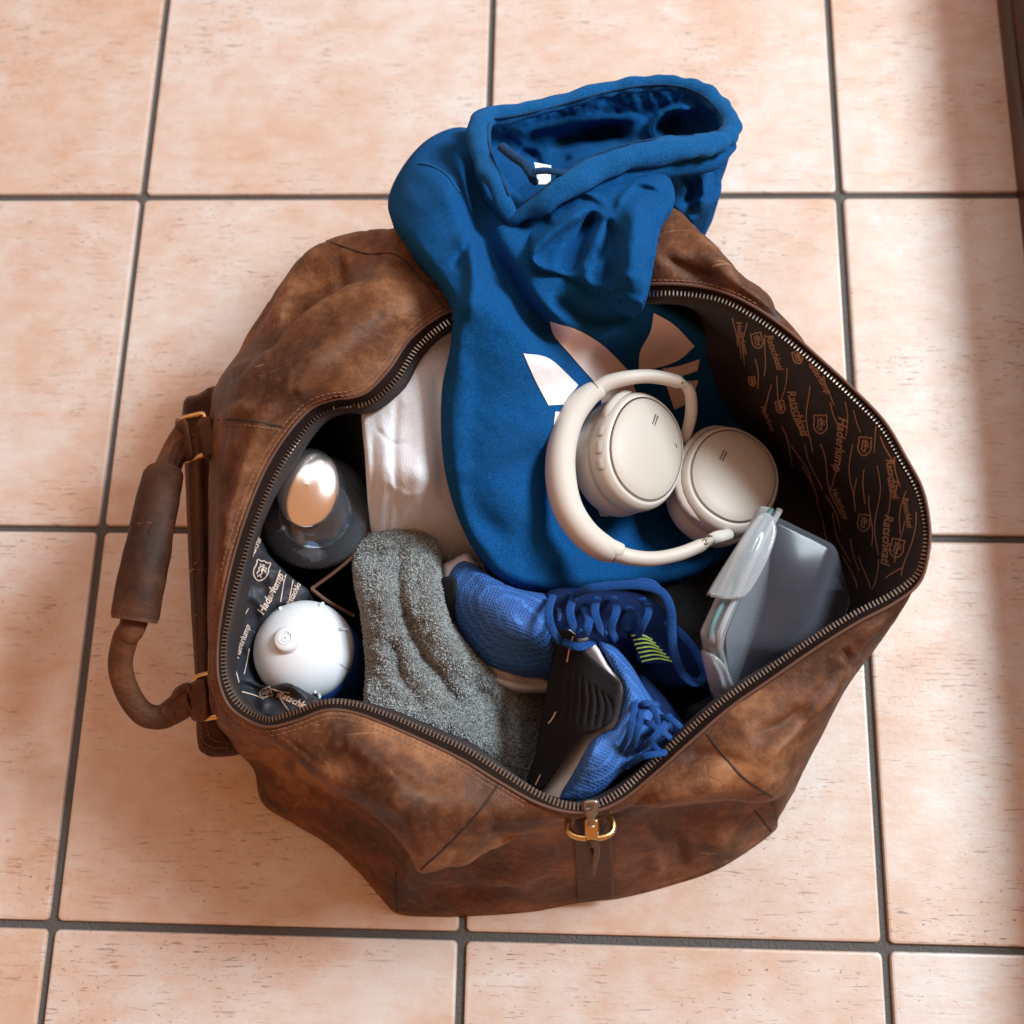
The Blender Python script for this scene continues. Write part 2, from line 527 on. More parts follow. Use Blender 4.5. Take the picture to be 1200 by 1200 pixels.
def tile_mat():
    t = NT('glazed_terracotta')
    oi = t.n('ShaderNodeObjectInfo')
    tc = t.n('ShaderNodeTexCoord')
    cmb = t.n('ShaderNodeCombineXYZ')
    t.set(cmb, 0, t.math('MULTIPLY', oi.outputs['Random'], 37.0)); t.set(cmb, 1, t.math('MULTIPLY', oi.outputs['Random'], 91.0))
    va = t.n('ShaderNodeVectorMath', operation='ADD'); t.set(va, 0, tc.outputs['Object']); t.set(va, 1, cmb.outputs[0])
    base = va.outputs[0]
    def scaled(s):
        m = t.n('ShaderNodeMapping'); t.set(m, 0, base); m.inputs['Scale'].default_value = s
        return m.outputs[0]
    cl = t.noise(scaled((1, 1, 1)), 6.5, 7, .62, .2)
    cl2 = t.noise(scaled((1, 1.6, 1)), 34, 5, .65)
    f = t.math('ADD', t.math('ADD', t.math('MULTIPLY', cl, .65), t.math('MULTIPLY', cl2, .35)), t.math('MULTIPLY', t.math('SUBTRACT', oi.outputs['Random'], .5), .09))
    col = t.ramp(f, [(.32, (.50, .30, .185)), (.42, (.55, .385, .29)), (.52, (.59, .475, .405)), (.62, (.62, .57, .535))])
    # horizontal streaks and pits
    mask = t.ramp(t.noise(scaled((1, 1.3, 1)), 7, 3, .6), [(.40, 0.0), (.60, 1.0)])
    st = t.ramp(t.noise(scaled((42, 420, 1)), 1, 3, .65), [(.60, 0.0), (.65, 1.0)])
    pit = t.ramp(t.noise(scaled((210, 330, 1)), 1, 2, .6), [(.645, 0.0), (.69, 1.0)])
    hz = t.ramp(t.noise(scaled((14, 240, 1)), 1, 3, .7), [(.52, 0.0), (.72, 1.0)])
    marks = t.math('MULTIPLY', t.math('MAXIMUM', st, pit), mask)
    col = t.mix(t.math('MULTIPLY', hz, .30), col, (.60, .36, .26))
    col = t.mix(t.math('MULTIPLY', marks, .8), col, (.16, .09, .065))
    h = t.math('SUBTRACT', t.noise(scaled((1, 1.5, 1)), 120, 5, .6), t.math('MULTIPLY', marks, 1.6))
    t.p(Base_Color=col, Roughness=t.math('ADD', .34, t.math('MULTIPLY', t.noise(scaled((1, 1, 1)), 40, 3), .22)), Normal=t.bump(h, .22, .0014))
    t.b.inputs['Specular IOR Level'].default_value = .8
    t.b.inputs['Coat Weight'].default_value = .5; t.b.inputs['Coat Roughness'].default_value = .42
    return t.m
tm = tile_mat()

def tile_mesh(wd, ht, name):
    bm = bmesh.new()
    r = .004
    pts = []
    for cx, cy, a0 in ((wd / 2 - r, ht / 2 - r, 0), (-wd / 2 + r, ht / 2 - r, 90), (-wd / 2 + r, -ht / 2 + r, 180), (wd / 2 - r, -ht / 2 + r, 270)):
        for k in range(4):
            a = R(a0 + 30 * k); pts.append((cx + r * math.cos(a), cy + r * math.sin(a)))
    rings = [(-.006, 0.0), (-.0018, 0.0), (-.0004, .0007), (0, .0022)]
    vs = []
    for z, ins_ in rings:
        vs.append([bm.verts.new((x * (1 - 2 * ins_ / wd), y * (1 - 2 * ins_ / ht), z)) for x, y in pts])
    n = len(pts)
    for a, b in zip(vs[:-1], vs[1:]):
        for i in range(n): bm.faces.new((a[i], a[(i + 1) % n], b[(i + 1) % n], b[i]))
    bm.faces.new(vs[-1])
    me = bpy.data.meshes.new(name); bm.to_mesh(me); bm.free()
    me.materials.append(tm)
    return me
full = tile_mesh(T - GW, T - GW, 'tile')
XR = P(1174, 228, 0)[0]          # right-hand edge of the cut tile column
cutw = XR - (T + GW / 2)
cut = tile_mesh(cutw, T - GW, 'cut_tile')
for i in range(-6, 2):
    for j in range(-6, 7):
        if i < -3 and abs(j) > 4: continue
        o = bpy.data.objects.new('tile', full)
        sc.collection.objects.link(o); o.parent = floor
        o.location = ((i + .5) * T + random.uniform(-.0006, .0006) - T * 0, (j + .5) * T + random.uniform(-.0006, .0006), random.uniform(-.0004, .0004))
for j in range(-6, 7):
    o = bpy.data.objects.new('tile', cut)
    sc.collection.objects.link(o); o.parent = floor
    o.location = (T + GW / 2 + cutw / 2 + T * 0, (j + .5) * T, random.uniform(-.0004, .0004))

def wood_mat():
    t = NT('dark_oiled_wood')
    c = t.coord(scale=(60, 3, 40))
    f = t.noise(c, 1, 5, .6, 1.2)
    col = t.ramp(f, [(.3, (.012, .005, .003)), (.5, (.045, .015, .006)), (.7, (.16, .055, .017))])
    t.p(Base_Color=col, Roughness=.4, Normal=t.bump(f, .3, .001))
    return t.m
# wooden step along the right-hand edge of the tiles
xs = XR + .014
SH = .122
bm = bmesh.new()
prof = [(xs, -.002), (xs, .02), (xs + .004, .022), (xs + .004, SH - .008), (xs + .007, SH - .002), (xs + .013, SH), (xs + .30, SH), (xs + .30, -.002)]
v0 = [bm.verts.new((x, -2.2, z)) for x, z in prof]; v1 = [bm.verts.new((x, 2.2, z)) for x, z in prof]
for i in range(len(prof)): bm.faces.new((v0[i], v0[(i + 1) % len(prof)], v1[(i + 1) % len(prof)], v1[i]))
bm.faces.new(v0[::-1]); bm.faces.new(v1)
me = bpy.data.meshes.new('wooden_step'); bm.to_mesh(me); bm.free()
me.materials.append(wood_mat())
o = bpy.data.objects.new('wooden_step', me); sc.collection.objects.link(o)
tag(o, 'dark brown wooden step along the right edge of the tiled floor', 'step')

#==================================================================== BAG
bag = empty('travel_bag', (0.02, -.06, 0), 'large open brown leather travel bag packed with sports gear on the tiles', 'bag')
COL = [
 [(525,378,.235),(518,364,.24),(507,338,.238),(497,318,.222),(482,280,.17),(500,520,0)],
 [(490,406,.232),(478,392,.24),(462,350,.248),(452,305,.222),(462,272,.17),(470,515,0)],
 [(465,443,.23),(452,428,.24),(425,375,.252),(408,318,.208),(425,270,.165),(430,515,0)],
 [(440,466,.225),(428,454,.24),(385,400,.256),(362,340,.202),(385,277,.16),(390,520,0)],
 [(420,474,.222),(408,462,.24),(358,425,.258),(332,375,.205),(348,292,.15),(355,535,0)],
 [(398,475,.22),(388,465,.24),(338,448,.258),(312,405,.218),(322,325,.14),(335,560,0)],
 [(372,487,.22),(360,476,.235),(322,468,.252),(295,435,.225),(300,362,.13),(325,590,0)],
 [(345,518,.218),(330,508,.235),(300,497,.248),(272,462,.215),(270,412,.12),(320,620,0)],
 [(320,560,.215),(303,552,.23),(282,542,.238),(260,510,.2),(252,468,.11),(315,660,0)],
 [(298,612,.21),(282,606,.225),(266,598,.225),(254,575,.18),(250,540,.1),(312,700,0)],
 [(282,665,.205),(266,660,.215),(256,655,.21),(251,640,.165),(250,620,.09),(310,740,0)],
 [(269,715,.2),(256,714,.208),(250,710,.19),(247,700,.14),(250,690,.08),(308,790,0)],
 [(262,755,.195),(252,757,.2),(246,762,.18),(245,765,.13),(250,765,.07),(306,830,0)],
 [(263,792,.19),(253,798,.195),(248,808,.175),(246,815,.13),(252,825,.07),(306,860,0)],
 [(276,820,.185),(265,831,.19),(262,846,.165),(262,856,.12),(268,862,.06),(306,890,0)],
 [(296,837,.185),(290,849,.192),(300,862,.178),(300,868,.14),(285,885,.07),(300,905,0)],
 [(316,844,.19),(315,856,.2),(330,872,.195),(345,887,.178),(336,876,.10),(308,942,.02)],
 [(345,836,.195),(348,849,.205),(368,875,.205),(388,917,.185),(378,905,.10),(345,966,.015)],
 [(378,824,.2),(382,837,.21),(408,880,.216),(425,945,.186),(415,930,.10),(385,990,.01)],
 [(412,825,.2),(412,839,.21),(438,900,.222),(458,975,.185),(450,960,.10),(420,1022,.006)],
 [(455,839,.2),(449,853,.212),(468,920,.226),(482,1003,.18),(476,988,.10),(446,1052,.003)],
 [(505,860,.2),(496,874,.21),(498,940,.22),(492,1020,.172),(482,1008,.095),(465,1070,0)],
 [(550,881,.2),(540,896,.21),(530,950,.213),(512,1019,.168),(506,1008,.10),(502,1074,0)],
 [(590,906,.2),(580,920,.208),(566,958,.205),(560,1003,.165),(560,995,.105),(560,1073,0)],
 [(630,930,.2),(622,943,.206),(618,960,.196),(625,975,.17),(626,990,.125),(625,1068,0)],
 [(662,943,.2),(658,954,.203),(656,960,.19),(662,963,.165),(666,985,.125),(670,1060,0)],
 [(693,944,.2),(694,955,.202),(694,958,.185),(694,961,.16),(694,985,.125),(697,1056,0)],
 [(725,929,.2),(730,942,.203),(735,947,.188),(735,950,.165),(735,980,.125),(730,1052,0)],
 [(762,898,.2),(770,911,.208),(780,935,.2),(785,945,.175),(785,945,.11),(785,1038,0)],
 [(802,861,.203),(811,875,.213),(828,912,.21),(842,939,.178),(840,935,.10),(845,1017,0)],
 [(850,820,.207),(858,834,.217),(882,885,.218),(905,938,.175),(893,932,.09),(905,976,0)],
 [(900,786,.21),(908,799,.222),(938,845,.212),(934,905,.165),(920,940,.09),(912,960,.008)],
 [(950,752,.215),(957,765,.227),(985,798,.208),(962,862,.16),(945,895,.09),(922,930,.01)],
 [(1000,721,.22),(1005,735,.232),(1015,757,.212),(998,795,.155),(978,830,.09),(935,895,.0)],
 [(1045,698,.225),(1048,712,.234),(1044,735,.206),(1028,755,.155),(1005,775,.085),(925,850,0)],
 [(1074,676,.23),(1078,687,.236),(1068,700,.2),(1052,708,.15),(1020,730,.085),(920,820,0)],
 [(1084,650,.235),(1089,652,.24),(1076,660,.2),(1052,668,.15),(1020,680,.08),(920,780,0)],
 [(1086,620,.237),(1091,617,.242),(1078,622,.2),(1050,640,.14),(1015,650,.07),(910,745,0)],
 [(1078,578,.24),(1083,573,.245),(1070,580,.2),(1040,600,.14),(1000,620,.07),(905,710,0)],
 [(1058,540,.243),(1063,534,.248),(1050,545,.2),(1020,565,.14),(985,590,.07),(895,670,0)],
 [(1033,499,.245),(1038,492,.25),(1025,505,.205),(995,530,.14),(965,560,.07),(885,640,0)],
 [(998,463,.247),(1003,455,.252),(992,465,.21),(965,495,.15),(935,530,.07),(870,610,0)],
 [(958,427,.25),(963,418,.255),(957,426,.225),(935,460,.15),(905,500,.07),(850,580,0)],
 [(918,394,.252),(924,383,.258),(928,384,.24),(905,420,.17),(875,470,.08),(825,555,0)],
 [(880,368,.253),(886,356,.26),(895,350,.258),(900,362,.21),(850,440,.1),(800,535,0)],
 [(846,351,.253),(850,339,.26),(862,325,.264),(860,328,.22),(815,410,.12),(775,520,0)],
 [(808,344,.25),(812,330,.258),(828,300,.264),(820,285,.22),(790,390,.12),(740,512,0)],
 [(768,343,.248),(770,328,.255),(783,290,.264),(780,245,.22),(750,360,.12),(710,508,0)],
 [(720,345,.235),(720,332,.24),(722,300,.242),(720,270,.2),(700,340,.12),(670,506,0)],
 [(660,350,.225),(660,337,.23),(660,305,.23),(655,280,.18),(640,345,.12),(630,506,0)],
 [(600,355,.222),(600,342,.228),(598,315,.228),(595,285,.18),(580,345,.12),(580,510,0)],
 [(560,365,.228),(558,352,.234),(552,325,.232),(545,295,.19),(535,330,.12),(540,515,0)],
]
for i_ in range(1, 8):
    q = COL[i_][4]; COL[i_][4] = (q[0] + 12, q[1] + 11, q[2])
CW = np.array([[P(*p) for p in c] for c in COL])
CW[:, 1] = CW[:, 0] + .68 * (CW[:, 1] - CW[:, 0])           # (ncol, 6, 3) in metres
NU = 12
rows = [catmull(CW[:, r], NU, True) for r in range(6)]      # each (ncol*NU, 3)
RW = np.stack(rows, 1)                                       # ring x row x 3
nring = RW.shape[0]
surf = np.array([catmull(RW[i, 1:], 18) for i in range(nring)])  # leather from edge to base
nrow = surf.shape[1]
cen = CW[:, 5].mean(0)
# displacement: soft buckles and fine wrinkles
out = surf.copy()
nrm = np.cross(np.roll(surf, -1, 0) - np.roll(surf, 1, 0), np.gradient(surf, axis=1))
nrm /= np.linalg.norm(nrm, axis=2)[..., None] + 1e-9
ctr = surf.mean((0, 1))
sgn = np.sign(((surf - ctr) * nrm)[..., :2].sum((0, 1, 2)))
facing = (((CP - surf) * nrm).sum(-1) * sgn > 0).astype(float)
SP = np.stack([600 + FPX * ((surf - CP) @ RM)[..., 0] / -((surf - CP) @ RM)[..., 2], 600 - FPX * ((surf - CP) @ RM)[..., 1] / -((surf - CP) @ RM)[..., 2]], -1)
for pl, wd, amp in [([(262,476),(300,432),(350,388),(400,352),(440,334),(456,316)], 9, .007), ([(285,440),(320,385),(360,335),(410,312)], 20, -.009), ([(262,445),(290,424),(325,404)], 6, .004),
                    ([(330,440),(380,420),(440,370),(490,350)], 22, .005), ([(258,500),(275,482),(300,470)], 8, .004), ([(390,290),(400,330),(380,360)], 7, -.003),
                    ([(1000,778),(975,806),(940,848),(905,878),(888,918)], 6, .006), ([(960,830),(920,850),(880,860)], 12, -.005), ([(985,760),(1000,775),(1003,790)], 5, -.004), ([(1060,690),(1030,725),(1008,752)], 8, .004),
                    ([(745,960),(765,990),(770,1030)], 10, .006), ([(785,965),(800,995),(802,1030)], 7, -.005), ([(840,965),(850,990),(880,985)], 14, .006), ([(530,1010),(590,1030),(640,1020)], 12, .006), ([(480,1040),(540,1050),(620,1035)], 8, -.005),
                    ([(570,960),(600,990),(650,1000)], 10, -.004), ([(340,880),(380,900),(440,930),(500,960)], 14, .005), ([(440,860),(480,900),(540,930)], 16, -.005), ([(290,890),(340,920),(400,950)], 10, -.005), ([(320,950),(360,960),(430,1000)], 7, .004),
                    ([(800,270),(830,300),(870,335)], 8, .005), ([(775,290),(800,315),(840,330)], 8, -.005), ([(750,940),(800,925),(860,915)], 12, .004), ([(790,880),(840,885),(880,905)], 10, -.004),
                    ([(262,560),(268,640),(262,720)], 8, .003), ([(275,520),(262,600)], 7, -.004)]:
    pl = catmull(pl, 6)
    d, _, _, t, _ = polydist(SP[..., 0], SP[..., 1], pl, False)
    tp_ = np.clip(np.minimum(t, 1 - t) * 4.5, 0, 1)
    fade = np.clip(np.arange(nrow) / 6, 0, 1)[None] * np.clip((nrow - 1 - np.arange(nrow)) / 5, 0, 1)[None]
    out += nrm * sgn * (amp * np.exp(-(d / wd) ** 2) * tp_ * fade * facing)[..., None]
for i in range(nring):
    for j in range(nrow):
        p = Vector(surf[i, j])
        k = min(1, j / 8) * min(1, (nrow - 1 - j) / 6 + .15)
        a = noise.fractal(p * 17 + Vector((3, 1, 7)), .9, 2.1, 3) * .0018
        rd = noise.noise(p * 30 + Vector((1, 9, 2)), noise_basis='PERLIN_ORIGINAL')
        b = -(1 - min(1, abs(rd) * 7)) * .0009
        out[i, j] += nrm[i, j] * sgn * (a + b) * k
out[..., 2] = np.maximum(out[..., 2], .001)
g = Geo()
g.add(out.reshape(-1, 3), grid_faces(nring, nrow, True, False))
o0 = len(g.v); g.v.append(tuple(cen)); g.f += [(o0, ((i + 1) % nring) * nrow + nrow - 1, i * nrow + nrow - 1) for i in range(nring)]
body = g.build('body', M['leather'], bag)
fix_normals(body)
bvL = bvh_of(body)

# turned leather edge along the zip
rim = RW[:, 0]; edg = RW[:, 1]
up = np.array([0, 0, 1.0])
tp = Geo()
inw = rim - edg
a0 = edg - inw * .25 + up * -.0015
a1 = edg + up * .0012
a2 = edg + inw * .5 + up * .001
a3 = rim + up * -.0004
a4 = rim + inw * .12 + up * -.002
tp.add(np.stack([a0, edg + inw * .05 - up * .0006, a2 - up * .0012, a3, a4], 1).reshape(-1, 3), grid_faces(nring, 5, True))
tp.build('zip_tape', M['tape'], bag)
v, f = tube(edg + up * .0002, .0011, 8, closed=True)
mesh_obj('leather_edge', v, f, M['edge'], bag)

# zip teeth: one row along the rim
seg = np.linalg.norm(np.roll(rim, -1, 0) - rim, axis=1); cum = np.r_[0, np.cumsum(seg)]
tot = cum[-1]; pitch = .00265; nt = int(tot / pitch)
rc = np.vstack([rim, rim[:1]]); ic = np.vstack([inw, inw[:1]])
tg_ = Geo()
for k in range(nt):
    s = k * pitch
    c = np.array([np.interp(s, cum, rc[:, q]) for q in range(3)])
    d = np.array([np.interp(s, cum, ic[:, q]) for q in range(3)]); d[2] = 0; d /= np.linalg.norm(d) + 1e-9
    c2 = np.array([np.interp(min(s + .001, tot), cum, rc[:, q]) for q in range(3)])
    t_ = (c2 - c) / (np.linalg.norm(c2 - c) + 1e-9); n_ = np.cross(t_, d); n_ /= np.linalg.norm(n_); d = np.cross(n_, t_)
    n_ *= np.sign(n_[2] + 1e-9)
    L, Wd, H = .0024, .00062, .0010
    vs = []
    for z_ in (-1, 1):
        for x_, y_ in ((-.9, -1), (1, -.75), (1, .75), (-.9, 1)):
            vs.append(c + d * x_ * L + t_ * y_ * Wd * (1 if z_ < 0 else .8) + n_ * z_ * H)
    tg_.add(vs, [(0, 3, 2, 1), (4, 5, 6, 7), (0, 1, 5, 4), (1, 2, 6, 5), (2, 3, 7, 6), (3, 0, 4, 7)])
zt = tg_.build('zip_teeth', M['steel'], bag, False, 'stuff')

# lining: from the zip down the inside wall to the floor of the bag
Ls = []
for i in range(nring):
    p = RW[i]
    def inn(q, amt, dz=0):
        d = cen - q; d[2] = 0; d = d / (np.linalg.norm(d) + 1e-9)
        r_ = q + d * amt; r_[2] = max(q[2] + dz, .012); return r_
    pts = [p[0] + up * -.002, inn(p[0], .004, -.012), inn(.5 * p[0] + .5 * p[3], .012, -.035), inn(p[3], .022, -.05), inn(p[4], .026, -.02), inn(p[5], .02, .012)]
    Ls.append(catmull(pts, 8))
Ls = np.array(Ls)
nl = Ls.shape[1]
for i in range(nring):
    for j in range(4, nl):
        p = Vector(Ls[i, j]); k = min(1, (j - 3) / 6)
        Ls[i, j, :2] += k * .004 * np.array([noise.noise(p * 25), noise.noise(p * 25 + Vector((9, 0, 0)))])
g = Geo(); g.add(Ls.reshape(-1, 3), grid_faces(nring, nl, True))
o0 = len(g.v); g.v.append((cen[0], cen[1], .012)); g.f += [(o0, ((i + 1) % nring) * nl + nl - 1, i * nl + nl - 1) for i in range(nring)]
lining = g.build('lining', M['lining'], bag)
bvI = bvh_of(lining)

# crumpled front lining by the left end
lf = sculpt('lining_fold', [(264,748),(272,712),(284,668),(297,625),(306,640),(326,662),(346,680),(361,692),(350,704),(322,712),(300,738),(293,770),(298,797),(316,804),(336,800),(352,808),(374,822),(345,834),(316,841),(292,831),(272,810),(264,785)],
            [(264,748,.186),(297,625,.20),(361,692,.150),(300,740,.150),(293,775,.145),(336,800,.176),(374,822,.19),(316,841,.182),(270,800,.176),(300,815,.150),(310,680,.172)],
            M['lining_lit'], bag, folds=[([(300,838),(318,812),(340,803),(362,818)],7,.010,'r'),([(275,800),(300,808),(330,822)],5,-.008,'r'),([(290,690),(310,720),(300,760)],8,.006,'r'),([(268,740),(285,770),(290,800)],6,-.005,'r'),([(320,668),(318,700)],6,.004)],
            edge=(5, .004), step=2.2, skirt=.03, nz=(.0015, 18), inset=4)
bvF = bvh_of(lf)

# printed pattern on the lining
def text_geo(g, s, x, y, ang, size, bvh, off=.0005, wav=0., xs=.92, shear=.28):
    cu = bpy.data.curves.new('t', 'FONT'); cu.body = s; cu.size = 1; cu.align_x = 'CENTER'; cu.align_y = 'CENTER'
    cu.offset = .022; cu.resolution_u = 2; cu.shear = shear
    ob = bpy.data.objects.new('t', cu); sc.collection.objects.link(ob)
    dg = bpy.context.evaluated_depsgraph_get()
    me = bpy.data.meshes.new_from_object(ob.evaluated_get(dg))
    bm = bmesh.new(); bm.from_mesh(me)
    bmesh.ops.triangulate(bm, faces=bm.faces)
    for _ in range(1):
        bmesh.ops.subdivide_edges(bm, edges=[e for e in bm.edges if e.calc_length() > .25], cuts=1)
    bmesh.ops.triangulate(bm, faces=bm.faces)
    ca, sa = math.cos(ang), math.sin(ang); ok = {}; b0 = len(g.v)
    for v in bm.verts:
        u = v.co.x * size * xs; w_ = v.co.y * size + wav * math.sin(u / 16)
        px = x + u * ca + w_ * sa; py = y + u * sa - w_ * ca
        h, _ = drape(px, py, bvh, off)
        ok[v.index] = h is not None
        g.v.append(tuple(h) if h is not None else (0, 0, 0))
    for f_ in bm.faces:
        idx = [v.index for v in f_.verts]
        if all(ok[i] for i in idx):
            pts = [Vector(g.v[b0 + i]) for i in idx]
            if max((pts[0] - pts[1]).length, (pts[1] - pts[2]).length) < .02: g.f.append(tuple(b0 + i for i in idx))
    bm.free(); bpy.data.objects.remove(ob); bpy.data.meshes.remove(me); bpy.data.curves.remove(cu)

LION = [[(-.28,.55),(-.12,.30),(.02,.42),(.12,.20),(.0,.02),(.14,-.18),(.02,-.45),(.2,-.62)], [(.1,.2),(.34,.34),(.4,.16)], [(.05,.0),(.34,.04),(.42,-.12)],
        [(.02,-.45),(-.2,-.62)], [(-.12,.3),(-.3,.1),(-.16,-.1),(-.34,-.3),(-.2,-.42)], [(-.05,.55),(.12,.6),(.2,.46)]]
SHIELD = [(-.62,.85),(-.2,.78),(0,.92),(.2,.78),(.62,.85),(.58,.35),(.66,-.1),(.52,-.62),(.0,-.98),(-.52,-.62),(-.66,-.1),(-.58,.35)]
def crest(g, x, y, ang, s, bvh, off=.0005, w1=1.6):
    ca, sa = math.cos(ang), math.sin(ang)
    tr = lambda pl: [(x + s * (a * ca + b * sa), y + s * (a * sa - b * ca)) for a, b in pl]
    ribbon(g, tr(SHIELD), w1, bvh, off, 4, 2, True)
    for l in LION: ribbon(g, tr(l), w1 * 1.05, bvh, off, 4, 1.5)

def wave(g, x0, y0, x1, y1, bvh, ph=0, amp=3, wd=1.3):
    n = 9
    t = np.linspace(0, 1, n); L = math.hypot(x1 - x0, y1 - y0)
    nx, ny = -(y1 - y0) / L, (x1 - x0) / L
    k = amp * np.sin(t * L / 14 + ph)
    ribbon(g, list(zip(x0 + (x1 - x0) * t + nx * k, y0 + (y1 - y0) * t + ny * k)), wd, bvh)
for a in [(962,496,12,0),(1014,522,12,.1),(1013,612,11,.1),(1052,642,12,.2),(888,398,10,-.25),(915,476,8,-.2),(935,418,8,-.3),(882,446,6,-.2)]:
    g = Geo(); crest(g, a[0], a[1], a[3], a[2], bvI); g.build('crest_print', M['print'], bag, False)
for s, x, y, an, sz in [('Ratschkatl',935,483,75,17),('Haderlump',985,520,98,18),('Ratschkatl',1040,632,97,18),('Ratschkatl',908,412,75,13),('Haderlump',960,440,62,13),('Ratschkatl',1046,560,84,14),('Haderlump',985,590,70,11),('Haderlump',870,395,80,11),('Ratschkatl',1064,600,85,11),('Haderlump',900,490,70,9)]:
    g = Geo(); text_geo(g, s, x, y, R(an), sz * .86, bvI, wav=1.2)
    if g.f: g.build('lettering', M['print'], bag, False, 'stuff')
g = Geo()
for k, (x0, y0, x1, y1) in enumerate([(876,378,872,428),(900,392,893,440),(922,430,915,470),(947,452,950,530),(975,470,985,500),(985,545,970,575),(960,520,985,605),(998,520,1000,600),(1016,550,1012,590),(1030,545,1028,650),(1050,560,1048,585),(1062,575,1055,625),(1010,650,1018,690),(1030,655,1022,690),(1068,630,1060,675),(945,520,962,575),(930,520,950,565),(915,500,932,548),(902,450,900,480),(1000,630,1006,670),(860,372,862,405),(925,400,940,425),(1000,480,1012,505),(1035,510,1045,540),(968,580,985,620),(1040,680,1058,665),(950,400,970,425),(868,385,866,420),(884,420,888,455),(908,440,918,480),(928,470,940,510),(942,545,958,590),(955,590,975,640),(975,600,995,660),(1022,580,1020,640),(1042,560,1040,610),(1058,610,1052,660),(1005,560,1004,600),(968,440,975,475),(990,470,992,510),(1024,500,1028,530),(1050,535,1056,570),(990,650,1003,690),(1072,600,1070,640)]):
    wave(g, x0, y0, x1, y1, bvI, k * 1.7)
g.build('wavy_line_print', M['print'], bag, False, 'stuff')
g = Geo(); crest(g, 306, 668, -.3 + .6, 13, bvF, w1=1.5); g.build('crest_print', M['print_lit'], bag, False)
g = Geo(); text_geo(g, 'Haderlump', 317, 696, R(-62), 12.5, bvF); g.build('lettering', M['print_lit'], bag, False, 'stuff')
g = Geo(); text_geo(g, 'Ratschkatl', 299, 640, R(-65), 10, bvF); g.build('lettering', M['print_lit'], bag, False, 'stuff')
g = Geo(); text_geo(g, 'Ratschkatl', 345, 694, R(-65), 9, bvF); g.build('lettering', M['print_lit'], bag, False, 'stuff')
g = Geo(); text_geo(g, 'Ratschkatl', 346, 822, R(25), 12, bvF); g.build('lettering', M['print_lit'], bag, False, 'stuff')
g = Geo(); text_geo(g, 'Haderlump', 283, 752, R(-70), 10, bvF); g.build('lettering', M['print_lit'], bag, False, 'stuff')
g = Geo(); crest(g, 312, 812, 1.2, 8, bvF, w1=1.3); g.build('crest_print', M['print_lit'], bag, False)
g = Geo()
for k, (x0, y0, x1, y1) in enumerate([(328,668,318,705),(336,674,328,705),(344,680,336,708),(290,712,275,735),(276,728,268,760),(283,735,272,775),(270,760,278,800),(292,760,284,790),(282,812,310,820),(290,824,300,832),(326,812,340,832),(318,806,340,812),(275,690,268,715)]):
    wave(g, x0, y0, x1, y1, bvF, k * 1.3, 1.5, 1.2)
g.build('wavy_line_print', M['print_lit'], bag, False, 'stuff')

# seams
def seam(pl, r=.0009, off=-.00015, mat='groove'):
    p = drape_path(pl, bvL, off)
    if len(p) < 4: return
    v, f = tube(smooth_path(p), r, 6)
    mesh_obj('seam', v, f, M[mat], bag)
seam([(380,281),(405,290),(432,298),(460,297),(480,312),(500,335),(519,360)])
seam([(585,918),(560,952),(530,985),(493,1019)])
seam([(828,860),(850,888),(872,912),(905,934)])
seam([(464,1022),(464,1045),(465,1068)])
seam([(884,950),(893,960),(904,974)])
seam([(256,492),(280,492),(310,496),(332,500)])
# raised leather welts (rolled edge catches the light next to each seam)
# stitching
g = Geo()
def stitch(pl, ln=4.4, gap=2.4, bv=bvL, r=.00038, off=.0004):
    pl = catmull(pl, 5) if len(pl) < 60 else np.asarray(pl)
    seg = np.linalg.norm(np.diff(pl, axis=0), axis=1); cum = np.r_[0, np.cumsum(seg)]
    s = 0
    while s + ln < cum[-1]:
        pts = []
        for k in np.linspace(0, 1, 4):
            x = np.interp(s + ln * k, cum, pl[:, 0]); y = np.interp(s + ln * k, cum, pl[:, 1])
            h, _ = drape(x, y, bv, off if 0 < k < 1 else -.0002)
            if h is not None: pts.append(h[:])
        if len(pts) == 4:
            v, f = tube(pts, r, 5); g.add(v, f)
        s += ln + gap
def proj(Wp):
    q = (np.asarray(Wp) - CP) @ RM
    return np.stack([600 + FPX * q[:, 0] / -q[:, 2], 600 - FPX * q[:, 1] / -q[:, 2]], 1)
pe = proj(edg)
prm = proj(rim)
dn = pe - prm; dn /= np.linalg.norm(dn, axis=1)[:, None]
for offp in (4.5, 10):
    q = pe + dn * offp
    stitch(q[0:NU * 24])
    if offp < 5: stitch(q[NU * 44:NU * 47 + 3])
stitch([(258,498),(280,498),(310,501),(328,504)], 3.5, 2)
g.build('stitching', M['thread'], bag, True, 'stuff')

# front strap and D-ring
fs = sculpt('front_strap', [(672,958),(716,956),(718,1000),(719,1052),(698,1056),(678,1058),(674,1010)], [(672,958,.163),(716,956,.163),(676,1000,.108),(718,1000,.108),(678,1055,.012),(719,1052,.012),(696,985,.130)],
            M['leather_strap'], bag, edge=(3, .0015), step=2.5, skirt=.004, smooth_out=False, inset=1)
for o_ in (fs,):
    for v in o_.data.vertices: v.co.z += .004
ring = []
for a in np.linspace(0, 2 * np.pi, 48, endpoint=False):
    x = math.cos(a); y = math.sin(a)
    ring.append(P(692 + 27 * np.sign(x) * abs(x) ** .75, 967 + 15 * np.sign(y) * abs(y) ** .8, .187 + .004 * y))
v, f = tube(ring, .0021, 10, closed=True)
mesh_obj('metal_ring', v, f, M['brass'], bag)
sl = sculpt('strap_loop', [(676,950),(708,949),(712,960),(710,975),(700,980),(680,980),(674,965)], [(676,950,.190),(708,950,.190),(680,980,.176),(700,965,.193),(706,978,.176)], M['leather_dark'], bag, edge=(5, .004), step=2, skirt=.006)
